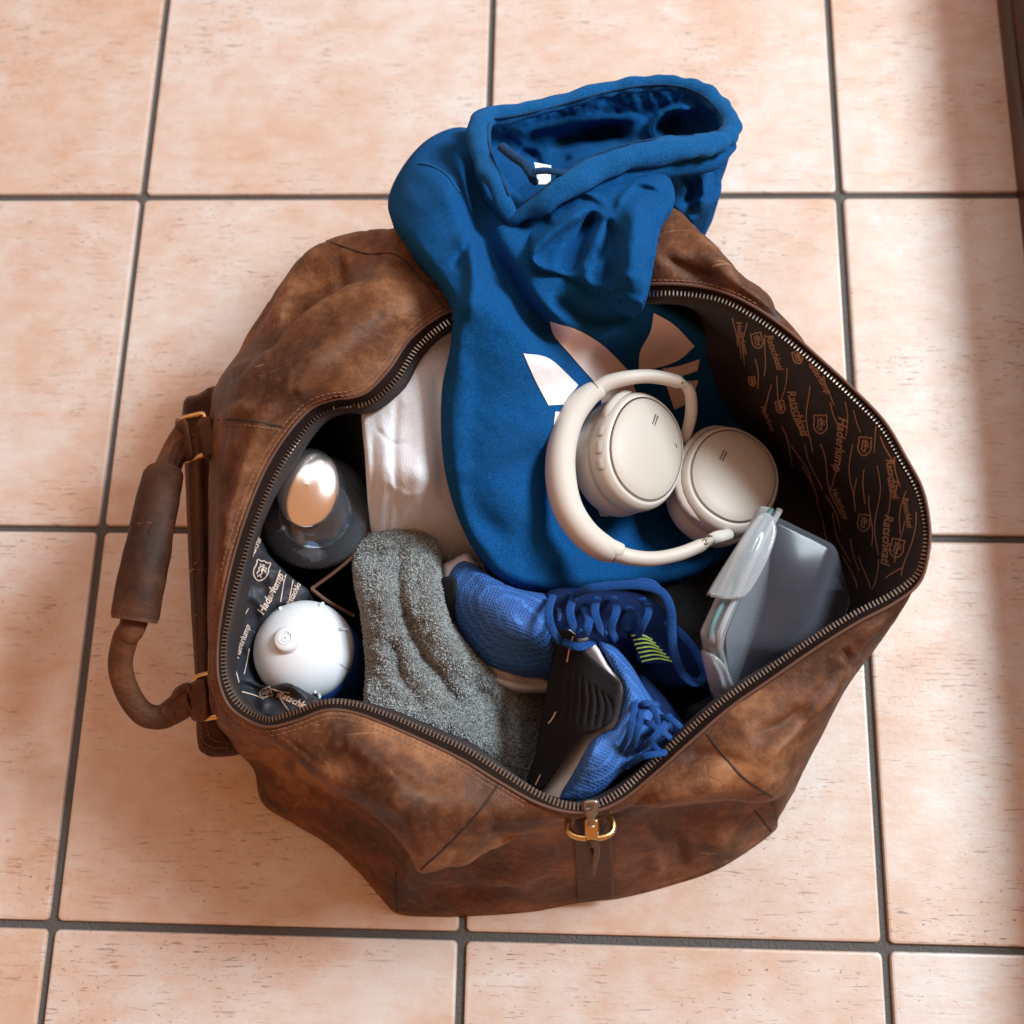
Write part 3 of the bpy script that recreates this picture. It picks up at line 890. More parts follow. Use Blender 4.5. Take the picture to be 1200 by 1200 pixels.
# slider and puller
sld = sculpt('zip_slider', [(684,938),(700,937),(702,948),(697,958),(688,958),(683,948)], [(684,938,.207),(700,937,.207),(692,957,.203)], M['steel'], bag, edge=(4, .003), step=1.2, skirt=.004)
pl_ = np.array([P(*q) for q in [(691,948,.211),(692,958,.208),(693,968,.205)]])
v, f = tube(catmull(pl_, 5), .0026, 8, .5); mesh_obj('puller', v, f, M['steel'], sld)
pc = sculpt('puller', [(685,960),(701,960),(702,975),(699,985),(688,985),(685,975)], [(685,960,.206),(701,960,.206),(693,985,.199)], M['brass'], sld, edge=(3, .002), step=1.2, skirt=.003, smooth_out=False)
pt = sculpt('puller_tab', [(688,982),(699,982),(703,998),(700,1012),(695,1030),(689,1018),(690,1005),(687,995)], [(688,982,.199),(699,982,.199),(690,1005,.183),(703,1000,.181),(695,1030,.150)], M['leather_strap'], bag, folds=[([(694,984),(696,1000),(693,1022)], 2.5, .0025)], edge=(3, .002), step=1.2, skirt=.003)

# end strap on the left side, brass loops, tabs and carrying handle
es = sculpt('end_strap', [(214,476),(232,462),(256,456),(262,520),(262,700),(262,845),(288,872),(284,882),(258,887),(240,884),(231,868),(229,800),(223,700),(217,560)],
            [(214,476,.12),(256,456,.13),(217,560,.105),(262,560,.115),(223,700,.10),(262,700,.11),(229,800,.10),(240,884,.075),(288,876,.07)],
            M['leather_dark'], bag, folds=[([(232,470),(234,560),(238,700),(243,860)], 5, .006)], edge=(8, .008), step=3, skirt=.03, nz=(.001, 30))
bvE = bvh_of(es)
g = Geo()
stitch([(236,852),(238,868),(250,876),(268,876)], 3, 2, bvE)
stitch([(242,850),(246,864),(258,870)], 3, 2, bvE)
stitch([(222,500),(221,560),(227,700),(232,790)], 3.5, 2.5, bvE)
g.build('stitching', M['thread'], bag, True, 'stuff')
def brass_loop(c, z):
    pts = []
    for i in range(4):
        a = np.array(c[i], float); b = np.array(c[(i + 1) % 4], float); pz = np.array(c[i - 1], float)
        r = 6
        d1 = (pz - a) / np.linalg.norm(pz - a); d2 = (b - a) / np.linalg.norm(b - a)
        for t in np.linspace(0, 1, 5):
            q = (a + d1 * r) * (1 - t) ** 2 + a * 2 * t * (1 - t) + (a + d2 * r) * t * t
            pts.append(P(q[0], q[1], z))
    v, f = tube(np.array(pts), .0022, 10, closed=True)
    mesh_obj('brass_ring', v, f, M['brass'], bag)
brass_loop([(211,491),(240,484),(245,531),(216,541)], .150)
brass_loop([(228,794),(256,787),(270,836),(235,843)], .140)
# leather tabs wrapped over the loops
def strap3(name, pts, wid, mat, thick=.0022, up=(0, 0, 1)):
    p = catmull(np.array([P(*q) for q in pts]), 6)
    v, f = tube(p, wid / 2, 16, thick * 2 / wid, up=up)
    return mesh_obj(name, v, f, mat, bag)
tabs = [[(208,497,.137),(217,493,.160),(226,512,.164),(224,533,.160),(212,538,.138)]]
sculpt('ring_tab', [(205,494),(218,491),(224,512),(227,536),(214,541),(210,520)], [(205,494,.150),(218,491,.158),(224,512,.160),(214,541,.152)], M['leather_strap'], bag, edge=(5, .006), step=2, skirt=.012)
sculpt('ring_tab', [(232,493),(247,489),(252,510),(252,533),(238,536),(234,514)], [(232,493,.158),(247,489,.158),(252,533,.155),(238,536,.156)], M['leather_strap'], bag, edge=(5, .006), step=2, skirt=.02)
sculpt('ring_tab', [(224,800),(240,797),(244,820),(243,842),(230,846),(222,838),(220,815)], [(222,800,.146),(240,797,.150),(243,840,.148),(222,838,.146)], M['leather_strap'], bag, edge=(5, .006), step=2, skirt=.015)
sculpt('ring_tab', [(245,796),(262,792),(280,815),(282,836),(262,842),(250,820)], [(245,796,.150),(262,792,.155),(282,836,.150),(262,842,.148)], M['leather'], bag, edge=(5, .006), step=2, skirt=.02)
hp = catmull(np.array([P(*q) for q in [(216,505,.150),(208,520,.146),(200,540,.15),(190,565,.165),(175,635,.178),(158,725,.176),(147,748,.170),(141,780,.158),(150,812,.146),(168,836,.136),(190,840,.132),(210,828,.135),(228,820,.142)]]), 8)
k = np.linspace(0, 1, len(hp))
rr = np.interp(k, [0, .08, .2, .35, .6, .8, .92, 1], [.008, .009, .0105, .010, .0088, .0088, .010, .009])
v, f = tube(hp, rr, 18, .8)
handle = mesh_obj('handle', v, f, M['leather_strap'], bag)
gp = catmull(np.array([P(*q) for q in [(192,553,.17),(184,590,.180),(175,635,.182),(166,680,.182),(157,727,.178)]]), 8)
gr = np.interp(np.linspace(0, 1, len(gp)), [0, .03, .1, .9, .97, 1], [.0136, .0152, .0156, .0174, .0172, .0160])
v, f = tube(gp, gr, 28, .8)
v = [Vector(q) + Vector((noise.noise(Vector(q) * 60), noise.noise(Vector(q) * 60 + Vector((5, 0, 0))), noise.noise(Vector(q) * 45))) * .0012 for q in v]
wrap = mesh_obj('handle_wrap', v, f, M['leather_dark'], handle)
# flaps where the handle folds round the loops
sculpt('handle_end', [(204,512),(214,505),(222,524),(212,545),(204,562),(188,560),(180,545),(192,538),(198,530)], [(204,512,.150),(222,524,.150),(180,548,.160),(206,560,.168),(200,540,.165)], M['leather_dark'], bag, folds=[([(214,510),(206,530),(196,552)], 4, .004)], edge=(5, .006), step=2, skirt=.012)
sculpt('handle_end', [(206,806),(222,800),(226,815),(224,836),(212,846),(196,852),(186,850),(182,836),(196,822)], [(206,806,.146),(222,800,.148),(224,836,.145),(190,850,.136),(184,838,.140)], M['leather_strap'], bag, folds=[([(222,812),(208,822),(192,836)], 4, -.004), ([(220,830),(205,838)], 3, .003)], edge=(5, .006), step=2, skirt=.012)

# inner pocket piping near the bottles
for pl in ([(437,596,.15),(434,620,.15),(420,645,.15),(395,668,.148),(365,690,.145)], [(365,690,.145),(385,705,.14),(415,722,.13)]):
    v, f = tube(catmull(np.array([P(*q) for q in pl]), 6), .0014, 8)
    mesh_obj('pocket_piping', v, f, M['edge'], bag)
sculpt('inner_pocket', [(392,482),(425,478),(432,520),(440,590),(438,700),(425,820),(400,900),(500,920),(700,940),(850,820),(960,720),(900,640),(700,560),(560,520),(440,470)], [(400,480,.08),(500,600,.055),(700,700,.055),(850,800,.07),(450,880,.08),(900,650,.06)], M['black'], bag, edge=(20, .02), step=8, skirt=.01, nz=(.012, 60))
sculpt('pocket_wall', [(392,482),(424,478),(428,520),(434,590),(420,600),(400,560),(380,520)], [(392,482,.16),(424,478,.19),(434,590,.15),(380,520,.11)], M['black'], bag, edge=(8, .01), step=3, skirt=.05, nz=(.002, 20))

#==================================================================== BOTTLES
def lathe(prof, center, axis=(0, 0, 1), seg=48, sx=1, sy=1, rot=0):
    """prof list of (r, h)"""
    q = Vector((0, 0, 1)).rotation_difference(Vector(axis).normalized())
    v = []
    for r, h in prof:
        for k in range(seg):
            a = 2 * math.pi * k / seg
            p = Vector((r * math.cos(a) * sx, r * math.sin(a) * sy, 0)); p.rotate(Matrix.Rotation(rot, 3, 'Z')); p.z = h
            p.rotate(q); v.append(Vector(center) + p)
    return v, grid_faces(len(prof), seg, False, True)

def arcprof(pts, n=6): return [tuple(p) for p in catmull(np.array(pts), n)]

gb_c = V(369, 600, .150)
gb = empty('glass_bottle', (gb_c.x, gb_c.y, .02), 'round clear glass bottle with polished chrome cap in the left end of the bag', 'bottle')
Rg = .0432
prof = [(Rg * math.sin(a), -Rg * math.cos(a)) for a in np.linspace(.02, math.pi * .88, 30)]
prof = [(r, h) for r, h in prof]
ax = Vector((-.06, .10, 1))
inner = [(r * .95, h * .95) for r, h in prof][::-1]
v, f = lathe(prof + inner + [(.0005, inner[-1][1])], gb_c, ax, 64)
gl_ = mesh_obj('glass', v, f, M['glass'], gb); fix_normals(gl_)
v, f = lathe(arcprof([(.0005, -.036), (.024, -.033), (.0345, -.016), (.0355, -.004), (.0005, -.002)]), gb_c, ax, 48)
mesh_obj('contents', v, f, M['darkbody'], gb)
cc = V(361, 571, .196)
v, f = lathe(arcprof([(.0005, .0080), (.010, .0068), (.018, .0042), (.0228, .0014), (.0242, -.001), (.0225, -.006), (.016, -.011), (.010, -.0125), (.0005, -.013)]), cc, Vector((.12, -.11, 1)), 64, .92, 1.18, R(-4))
mesh_obj('cap', v, f, M['chrome'], gb)
v, f = lathe([(.0125, -.006), (.0132, 0), (.0132, .004), (.0125, .007)], V(364, 606, .165), (0, .1, 1), 40)
mesh_obj('collar', v, f, M['steel'], gb)
v, f = lathe(arcprof([(.0005, .004), (.009, .003), (.0115, 0), (.010, -.004), (.0005, -.006)]), V(361, 647, .148), (0, 0, 1), 40, 1.0, .75)
mesh_obj('reflection_disc', v, f, M['pale_reflection'], gb)  # solid disc standing in for the collar's reflection in the glass
v, f = tube(np.array([P(352, 620, .165), P(353, 632, .162), P(356, 644, .156)]), [.003, .0025, .0035], 10)
mesh_obj('reflection_tube', v, f, M['pale_reflection'], gb)  # small tube added as the upper part of that reflection

wb_c = V(356, 762, .142)
wb = empty('white_bottle', (wb_c.x, wb_c.y, .02), 'white domed bottle with a round knob on its top, below the glass bottle', 'bottle')
Rw = .0365
pr_ = [(Rw * math.sin(a) * 1.0, Rw * .85 * math.cos(a)) for a in np.linspace(.02, math.pi * .5, 22)] + [(Rw, -.004), (Rw * .985, -.006)]
v, f = lathe(pr_, wb_c, (-.05, .05, 1), 64)
dome = mesh_obj('dome', v, f, M['ballwhite'], wb)
v, f = lathe([(Rw * .985, -.006), (Rw * 1.0, -.008), (Rw * 1.0, -.05), (Rw * .9, -.09), (.001, -.092)], wb_c, (-.05, .05, 1), 64)
mesh_obj('base', v, f, M['ballblue'], wb)
kc = V(338, 751, .1695)
v, f = lathe(arcprof([(.0005, .0075), (.003, .0074), (.0034, .0068), (.0038, .0073), (.0065, .0071), (.0090, .0055), (.0102, .001), (.0105, -.006), (.012, -.011)], 5), kc, (-.10, .10, 1), 48)
knob = mesh_obj('knob', v, f, M['ballwhite'], wb)
v, f = lathe([(.0044, .0076), (.0047, .0080), (.0050, .0076)], kc, (-.10, .10, 1), 40); mesh_obj('ring', v, f, M['ballwhite'], knob)
bvW = bvh_of(dome)
for (xa, ya, xb, yb) in [(328,714,332,712),(372,711,378,708),(298,744,303,744),(298,790,302,785),(370,810,374,816),(396,738,406,738)]:
    a, _ = drape(xa, ya, bvW, .0006); b, _ = drape(xb, yb, bvW, .0006)
    if a and b:
        v, f = tube([a[:], ((a + b) / 2)[:], b[:]], .0012, 8); mesh_obj('notch', v, f, M['ballwhite'], wb)
g = Geo(); ribbon(g, [(398,778),(405,783),(412,787)], 1.0, bvW, .0002)
g.build('notch', plain('grey_line', (.25, .3, .35), .5), wb)

#==================================================================== WHITE SHIRT
shirt = sculpt('white_shirt', [(424,478),(440,462),(470,430),(500,398),(530,385),(560,400),(565,560),(570,680),(540,668),(505,655),(470,660),(440,640),(432,600),(428,540)],
               [(424,478,.205),(500,400,.222),(540,400,.21),(430,600,.175),(450,560,.212),(490,560,.216),(470,470,.222),(530,560,.185),(550,660,.11),(455,625,.150),(455,655,.12),(500,650,.12)],
               M['white_cloth'], None, folds=[([(445,470),(450,540),(444,640)], 6, .002), ([(468,450),(462,520),(466,620)], 5, -.0025), ([(485,440),(492,520),(488,620)], 9, .002), ([(436,500),(438,560),(440,620)], 3, -.0015), ([(452,540),(462,580),(455,640)], 3, .0015), ([(510,420),(514,500),(520,600)], 8, -.004), ([(440,500),(460,520),(480,515)], 3, -.0015), ([(450,560),(475,580),(500,575)], 4, .0015)],
               edge=(6, .005), step=2.2, skirt=.03, nz=(.0006, 30))
tag(shirt, 'white cotton shirt tucked between the glass bottle and the blue hoodie', 'shirt')

#==================================================================== TOWEL
towel = empty('towel', V(500, 760, .05)[:], 'fluffy grey terry towel bunched in the middle of the bag', 'towel')
tw_out = [(416,640),(440,618),(462,613),(492,620),(512,640),(518,690),(528,730),(560,770),(600,800),(640,815),(640,860),(625,930),(585,898),(540,872),(480,848),(432,832),(430,780),(424,720),(416,680)]
tw_c = [(416,640,.150),(462,613,.155),(510,640,.150),(470,700,.192),(500,740,.180),(430,780,.160),(480,830,.185),(560,800,.150),(560,860,.150),(620,860,.085),(625,925,.075),(640,815,.075),(440,720,.175)]
tw = sculpt('cloth', tw_out, tw_c, M['terry'], towel,
            folds=[([(470,625),(468,690),(486,750),(520,800),(560,850)], 9, -.012), ([(500,640),(505,700),(525,755),(560,800)], 14, .010), ([(440,650),(445,720),(455,800)], 16, .008), ([(455,740),(475,800),(500,840)], 9, -.008), ([(425,660),(455,650),(490,655)], 8, -.004), ([(540,790),(580,830),(590,870)], 9, -.010)],
            edge=(12, .014), step=2.5, skirt=.05, nz=(.003, 14))
vs = np.array([v.co[:] for v in tw.data.vertices]) ; ns = np.array([v.normal[:] for v in tw.data.vertices])
tw.data.update()
g = Geo()
polys = [p for p in tw.data.polygons if p.normal.z > -.05]
for p in polys:
    pv = [tw.data.vertices[i].co for i in p.vertices]
    ar = p.area
    for _ in range(max(3, int(ar / (.0012 ** 2) * 2.4))):
        a, b = random.random(), random.random()
        q = pv[0].lerp(pv[1], a).lerp(pv[-1].lerp(pv[2 if len(pv) > 3 else 1], a), b) if len(pv) > 3 else pv[0].lerp(pv[1], a).lerp(pv[2], b)
        cl = noise.noise(q * 90) * .9
        d = (p.normal + Vector((random.uniform(-1, 1) + cl, random.uniform(-1, 1) + noise.noise(q * 90 + Vector((4, 4, 4))) * .9, random.uniform(-.2, .5)))).normalized()
        sd = d.cross(Vector((random.uniform(-1, 1), random.uniform(-1, 1), random.uniform(-1, 1)))).normalized() * .00032
        L = random.uniform(.0012, .0027)
        m_ = q + d * L * .6; e_ = q + d * L + p.normal * -.0005 + sd * 1.5
        k = len(g.v)
        g.v += [tuple(q - sd), tuple(q + sd), tuple(m_ + sd), tuple(m_ - sd), tuple(e_)]
        g.f += [(k, k + 1, k + 2, k + 3), (k + 3, k + 2, k + 4)]
off = Vector(towel.location)
g.v = [tuple(Vector(q) + off) for q in g.v]
pile = g.build('pile', M['fibre'], towel, True, 'stuff')

#==================================================================== HOODIE
hood = empty('hoodie', V(700, 250, .0)[:], 'blue hooded sweatshirt spilling out over the top edge of the bag', 'hoodie')
body_out = [(553,152),(530,150),(500,164),(474,192),(456,228),(458,256),(480,290),(505,322),(524,350),(530,372),(527,410),(518,455),(517,510),(523,560),(538,610),(560,650),(590,682),(640,694),(700,690),(770,686),(840,660),(900,590),(910,500),(870,430),(830,390),(800,368),(770,352),(760,340),(772,300),(790,255),(700,220),(620,200),(580,170)]
body_c = [(456,230,.20),(500,170,.20),(560,160,.18),(480,235,.245),(520,230,.262),(500,300,.262),(540,290,.272),(580,220,.225),(620,260,.245),(560,350,.278),(540,400,.262),(590,420,.258),(525,430,.246),(525,500,.236),(575,500,.236),(640,420,.244),(640,500,.208),(700,420,.165),(620,600,.186),(560,620,.190),(540,560,.215),(640,690,.160),(700,600,.130),(760,500,.112),(780,420,.140),(860,480,.085),(880,600,.08),(760,680,.115),(700,320,.268),(760,330,.262),(740,250,.250),(680,360,.255),(800,380,.205),(790,270,.24),(620,330,.262)]
hb = sculpt('body', body_out, body_c, M['blue'], hood,
    folds=[
     ([(560,165),(556,220),(566,280),(600,340),(640,390),(668,430)], 16, -.030),        # deep valley between sleeve and chest
     ([(535,300),(552,280),(556,330),(545,380)], 9, .010), ([(530,320),(545,290),(560,262)], 6, -.006),
     ([(470,190),(500,200),(530,225),(550,270),(560,330)], 16, .010),
     ([(490,180),(520,200),(545,240)], 3, -.003, 'c'),
     ([(536,380),(540,450),(536,540),(560,620)], 14, .006),
     ([(600,640),(560,600),(540,550)], 14, -.006), ([(600,520),(640,560),(700,600)], 26, -.008), ([(620,670),(680,640),(760,640)], 20, .006),
     ([(610,330),(650,370),(700,395),(760,385)], 12, .010), ([(640,350),(700,372),(760,360)], 8, -.010),
    ], edge=(15, .022), step=2.6, skirt=.05, nz=(.0016, 60))
bvH = bvh_of(hb)
# chest bunched up under the hood
ch_out = [(590,235),(612,215),(660,205),(720,200),(770,196),(788,215),(790,240),(776,262),(768,300),(758,350),(745,358),(700,340),(660,325),(640,318),(622,306),(616,280),(598,290),(582,262)]
ch_c = [(590,240,.225),(660,205,.235),(720,200,.245),(785,215,.25),(770,300,.282),(755,350,.272),(700,340,.270),(640,315,.268),(620,290,.265),(690,280,.282),(650,250,.262),(740,250,.280),(600,280,.25)]
hc = sculpt('front', ch_out, ch_c, M['blue'], hood,
    folds=[([(578,258),(628,243),(676,226),(700,232),(718,248)], 4.5, .007), ([(718,248),(732,228),(750,214),(782,222)], 4.5, .008),
           ([(600,270),(640,256),(676,238)], 5, -.006),
           ([(716,254),(712,280),(700,310)], 6, -.010), ([(700,245),(684,272),(670,300),(662,326)], 10, -.024),
           ([(700,240),(668,258),(640,278),(622,300),(634,320),(660,330)], 7.5, .016), ([(606,284),(626,268),(650,258)], 6, -.007),
           ([(746,225),(744,270),(738,315),(736,350)], 15, .016), ([(722,262),(716,300),(712,340)], 6, -.009), ([(770,245),(762,290),(756,335)], 5, -.006),
           ([(640,262),(660,256),(684,250)], 4, .003), ([(700,350),(688,330),(690,305)], 8, .006)],
    edge=(9, .012), step=2.2, skirt=.03, nz=(.0012, 26))
# the back of the hood lying beyond the bag
hk_out = [(556,135),(600,128),(660,112),(720,97),(780,94),(830,104),(856,130),(862,155),(855,180),(846,200),(845,225),(835,245),(812,262),(795,252),(780,235),(770,215),(740,200),(690,212),(640,240),(610,262),(585,258),(568,235),(556,200),(552,165)]
hk_c = [(556,140,.215),(600,135,.205),(680,118,.195),(760,105,.190),(830,115,.195),(860,150,.205),(845,220,.16),(812,258,.15),(790,200,.21),(700,190,.235),(620,245,.25),(570,215,.24),
        (610,165,.165),(660,160,.160),(720,150,.150),(780,150,.145),(820,150,.150),(650,195,.175),(600,195,.195),(700,170,.14)]
hk = sculpt('hood', hk_out, hk_c, M['blue'], hood,
    folds=[([(600,160),(640,150),(700,140),(760,140)], 5, .009), ([(640,172),(700,158),(745,155)], 8, -.022), ([(660,185),(690,175),(730,165)], 6, .010),
           ([(770,170),(762,150),(785,130),(820,128)], 5, .016), ([(790,165),(785,148),(800,140)], 7, -.014), ([(608,175),(625,185),(632,200)], 7, -.012),
           ([(590,150),(612,165),(620,180)], 7, .010), ([(800,190),(820,200),(825,230),(808,248)], 6, .012), ([(795,205),(808,222),(800,240)], 5, -.010), ([(835,190),(838,215),(826,240)], 6, -.006),
           ([(565,190),(585,225),(600,250)], 6, -.008)],
    edge=(9, .016), step=2.2, skirt=.10, nz=(.003, 22), inset=14)
# hem of the hood: a thick stitched tube round the face opening
hem_pts = [(600,262,.244),(592,242,.258),(578,214,.258),(568,192,.252),(562,168,.243),(563,146,.234),(574,136,.228),(600,133,.224),(640,124,.218),(690,110,.212),(740,99,.208),(785,97,.207),(820,106,.210),(845,126,.217),(856,148,.225),(846,164,.236),(815,173,.248),(775,178,.256),(735,186,.262),(700,198,.266),(668,216,.268),(640,236,.265),(614,250,.256),(594,262,.243),(582,272,.225)]
hp_ = catmull(np.array([P(*q) for q in hem_pts]), 10)
kk = np.linspace(0, 1, len(hp_))
hr = np.interp(kk, [0, .1, .22, .3, .45, .62, .7, .85, 1], [.006, .0085, .0104, .0078, .0070, .0084, .0110, .0106, .004])
hr = hr * .88 * (1 + .07 * np.sin(kk * 260) * np.interp(kk, [.3, .4, .62, .7], [0, 1, 1, 0]))
v, f = tube(hp_, hr, 22, .85)
v = [Vector(q) + Vector((noise.noise(Vector(q) * 70), noise.noise(Vector(q) * 70 + Vector((5, 0, 0))), noise.noise(Vector(q) * 55))) * .0022 for q in v]
mesh_obj('hood_hem', v, f, M['bluerib'], hood)
# stitched seams running along the hem, on its outer flank
nseam = hp_.copy(); tgt = np.gradient(hp_, axis=0); tgt /= np.linalg.norm(tgt, axis=1)[:, None]
sdv = np.cross(tgt, [0, 0, 1.0]); sdv /= np.linalg.norm(sdv, axis=1)[:, None]
for sg in (.78,):
    q = hp_ + sdv * (hr * sg)[:, None] + np.array([0, 0, 1.0]) * (hr * .62)[:, None]
    v, f = tube(smooth_path(q, 2)[12:-14], .0008, 6); mesh_obj('hem_seam', v, f, M['cord'], hood)
# second roll below the near hem
r2 = catmull(np.array([P(*q) for q in [(855,170,.205),(830,186,.222),(790,192,.238),(750,200,.247),(712,214,.252),(680,232,.256)]]), 10)
v, f = tube(r2, np.interp(np.linspace(0, 1, len(r2)), [0, .2, .8, 1], [.006, .010, .009, .004]), 18, .9)
mesh_obj('hood_fold', v, f, M['blue'], hood)
# label and drawstring
g = Geo(); lb = [P(*q) for q in [(626,190,.262),(646,194,.262),(645,216,.262),(631,216,.262)]]
n_ = np.array([0, 0, .0008])
g.add(lb + [q - n_ for q in lb], [(0, 1, 2, 3), (7, 6, 5, 4), (0, 4, 5, 1), (1, 5, 6, 2), (2, 6, 7, 3), (3, 7, 4, 0)])
g.build('neck_label', M['tag'], hood, False)
ds = catmull(np.array([P(*q) for q in [(588,172,.262),(600,182,.270),(614,192,.274),(623,204,.274),(628,201,.276),(640,200,.277),(654,202,.276),(666,203,.272)]]), 8)
v, f = tube(ds, np.interp(np.linspace(0, 1, len(ds)), [0, .4, .5, 1], [.0036, .0034, .0024, .0024]), 12, .8); mesh_obj('drawstring', v, f, M['cord'], hood)
ds = catmull(np.array([P(*q) for q in [(622,200,.272),(623,208,.270),(627,213,.262)]]), 8)
v, f = tube(ds, .0028, 10); mesh_obj('drawstring', v, f, M['cord'], hood)

# printed petals on the chest
def fill_print(name, poly, mat, bvh, parent, off=.0006, sm=5, step=3):
    ol = catmull(poly, sm, True) if sm else np.asarray(poly, float)
    x0, y0 = ol.min(0) - step; x1, y1 = ol.max(0) + step
    X, Y = np.meshgrid(np.arange(x0, x1, step), np.arange(y0, y1, step), indexing='ij')
    ins = inside(X, Y, ol); D, QX, QY, _, _ = polydist(X, Y, ol)
    X = np.where(ins, X, QX); Y = np.where(ins, Y, QY)
    g = Geo(); idx = {}
    cell = ins[:-1, :-1] | ins[1:, :-1] | ins[1:, 1:] | ins[:-1, 1:]
    def vid(i, j):
        if (i, j) not in idx:
            h, _ = drape(X[i, j], Y[i, j], bvh, off)
            idx[i, j] = None if h is None else len(g.v)
            if h is not None: g.v.append(tuple(h))
        return idx[i, j]
    for i, j in zip(*np.nonzero(cell)):
        q = [vid(i, j), vid(i, j + 1), vid(i + 1, j + 1), vid(i + 1, j)]
        if None not in q: g.f.append(tuple(q))
    return g.build(name, mat, parent)
def lin(poly):   # leaf with sharp tips: keep given points, light subdivision only
    return np.asarray(poly, float)
def leaf(a, c1, b, c2, n=14):
    a, c1, b, c2 = map(lambda q: np.array(q, float), (a, c1, b, c2)); t = np.linspace(0, 1, n)[:, None]
    s1 = (1 - t) ** 2 * a + 2 * t * (1 - t) * c1 + t * t * b
    s2 = (1 - t) ** 2 * b + 2 * t * (1 - t) * c2 + t * t * a
    return np.vstack([s1[:-1], s2[:-1]])
def curves(*segs):
    o_ = []
    for sg in segs: o_ += [tuple(q) for q in catmull(sg, 6)[:-1]]
    return o_
fill_print('petal_print', curves([(613,414),(644,421),(677,451)], [(677,451),(669,462),(660,474)], [(660,474),(642,475)], [(642,475),(627,446),(613,414)]), M['petal'], bvH, hood, sm=0, step=2.2)
fill_print('petal_print', curves([(645,376),(676,386),(708,405),(738,436)], [(738,436),(712,452),(696,448)], [(696,448),(668,416),(650,393),(645,376)]), M['petal_shaded'], bvH, hood, sm=0, step=2.2)
fill_print('petal_print', curves([(766,366),(790,380),(814,405)], [(814,405),(796,421),(772,430),(748,434)], [(748,434),(750,411),(762,388),(766,366)]), M['petal_shaded'], bvH, hood, sm=0, step=2.2)
fill_print('petal_print', curves([(774,432),(796,428),(820,420)], [(820,420),(817,434)], [(817,434),(795,440),(774,432)]), M['petal_shaded'], bvH, hood, sm=0, step=2.2)
fill_print('petal_print', [(650,482),(672,484),(676,520),(660,540),(648,500)], M['petal'], bvH, hood, sm=0)
fill_print('petal_print', [(700,440),(735,432),(745,460),(705,480)], M['petal_shaded'], bvH, hood, sm=0)
fill_print('petal_print', [(780,450),(818,445),(810,470),(790,480)], M['petal_shaded'], bvH, hood, sm=0)
fill_print('petal_print', [(700,598),(716,600),(712,606),(703,605)], M['petal'], bvH, hood, sm=0)
# shoulder seam
v, f = tube(smooth_path(drape_path([(492,192),(508,196),(524,206),(538,226)], bvH, .0004)), .0012, 6); mesh_obj('shoulder_seam', v, f, M['bluerib'], hood)

#==================================================================== HEADPHONES
hpn = empty('headphones', V(760, 560, .12)[:], 'cream over ear headphones lying on the blue hoodie', 'headphones')
def frame(center, axis, roll):
    z = Vector(axis).normalized()
    x = Vector((math.cos(roll), math.sin(roll), 0)); x = (x - z * x.dot(z)).normalized()
    y = z.cross(x)
    Mx = Matrix((x, y, z)).transposed().to_4x4(); Mx.translation = Vector(center)
    return Mx
def oval(r, h, a, b, off, seg, Mx, pw=2.0):
    out = []
    for k in range(seg):
        t = 2 * math.pi * k / seg
        c, s = math.cos(t), math.sin(t)
        x = math.copysign(abs(c) ** (2 / pw), c) * a * r; y = math.copysign(abs(s) ** (2 / pw), s) * b * r
        out.append(Mx @ Vector((x + off[0], y + off[1], h)))
    return out
def cup(center, axis, roll, a, b, buttons):
    Mx = frame(center, axis, roll)
    seg = 64
    def part(name, prof, mat, par=hpn, pw=2.15):
        v = []
        for r, h in prof: v += oval(r, h, a, b, (0, 0), seg, Mx, pw)
        f = grid_faces(len(prof), seg, False, True)
        f.append(tuple(range(seg))[::-1]); f.append(tuple((len(prof) - 1) * seg + i for i in range(seg)))
        return mesh_obj(name, v, f, mat, par)
    part('ear_cushion', arcprof([(.55, -.034), (.80, -.036), (.96, -.031), (1.0, -.024), (.97, -.016), (.88, -.0135)]), M['cream_soft'])
    sh = part('ear_cup', arcprof([(.86, -.016), (.93, -.0135), (.985, -.011), (1.0, -.005), (.985, .0005), (.93, .0045), (.875, .0055)]), M['cream'])
    part('cup_groove', [(.90, .003), (.868, .0050), (.835, .0050)], M['hole'], sh)
    part('cup_face', arcprof([(.848, .0035), (.846, .0058), (.825, .0068), (.70, .0088), (.45, .0105), (.20, .0112), (.002, .0113)]), M['cap'], sh)
    return Mx, sh
c1 = V(752, 528, .174)
M1, s1 = cup(c1, (.62, -.03, .78), R(-18), .0385, .0455, True)
c2 = V(856, 561, .142)
M2, s2 = cup(c2, (.34, .16, .93), R(-25), .0385, .0455, False)
# control buttons on the side wall of the near cup
def on_wall(Mx, ang, h, r, a=.0385, b=.0455):
    c, s = math.cos(ang), math.sin(ang); pw = 2.15
    return Mx @ Vector((math.copysign(abs(c) ** (2 / pw), c) * a * r, math.copysign(abs(s) ** (2 / pw), s) * b * r, h))
def wall_patch(name, Mx, a0, a1, h0, h1, r, mat, par, bulge=.0012):
    v = []; n, m = 14, 6
    for i in range(n):
        for j in range(m):
            u = i / (n - 1); w_ = j / (m - 1)
            e = min(u, 1 - u) * 5; e2 = min(w_, 1 - w_) * 3.2
            k = min(1, e) ** .5 * min(1, e2) ** .5
            v.append(on_wall(Mx, a0 + (a1 - a0) * u, h0 + (h1 - h0) * (.5 + (w_ - .5) * (min(1, e * 1.5 + .35))), r + bulge / .04 * k))
    f = grid_faces(n, m)
    return mesh_obj(name, v, f, mat, par)
for a0, a1 in ((166, 174), (176, 187), (189, 199)):
    wall_patch('button', M1, R(184 + (a0 - 166) * 1.35), R(184 + (a1 - 166) * 1.35), -.0050, .0030, .985, M['cap'], s1, .0018)
wall_patch('arm_cover', M1, R(128), R(176), -.0075, .0025, .99, M['cream'], s1, .0035)
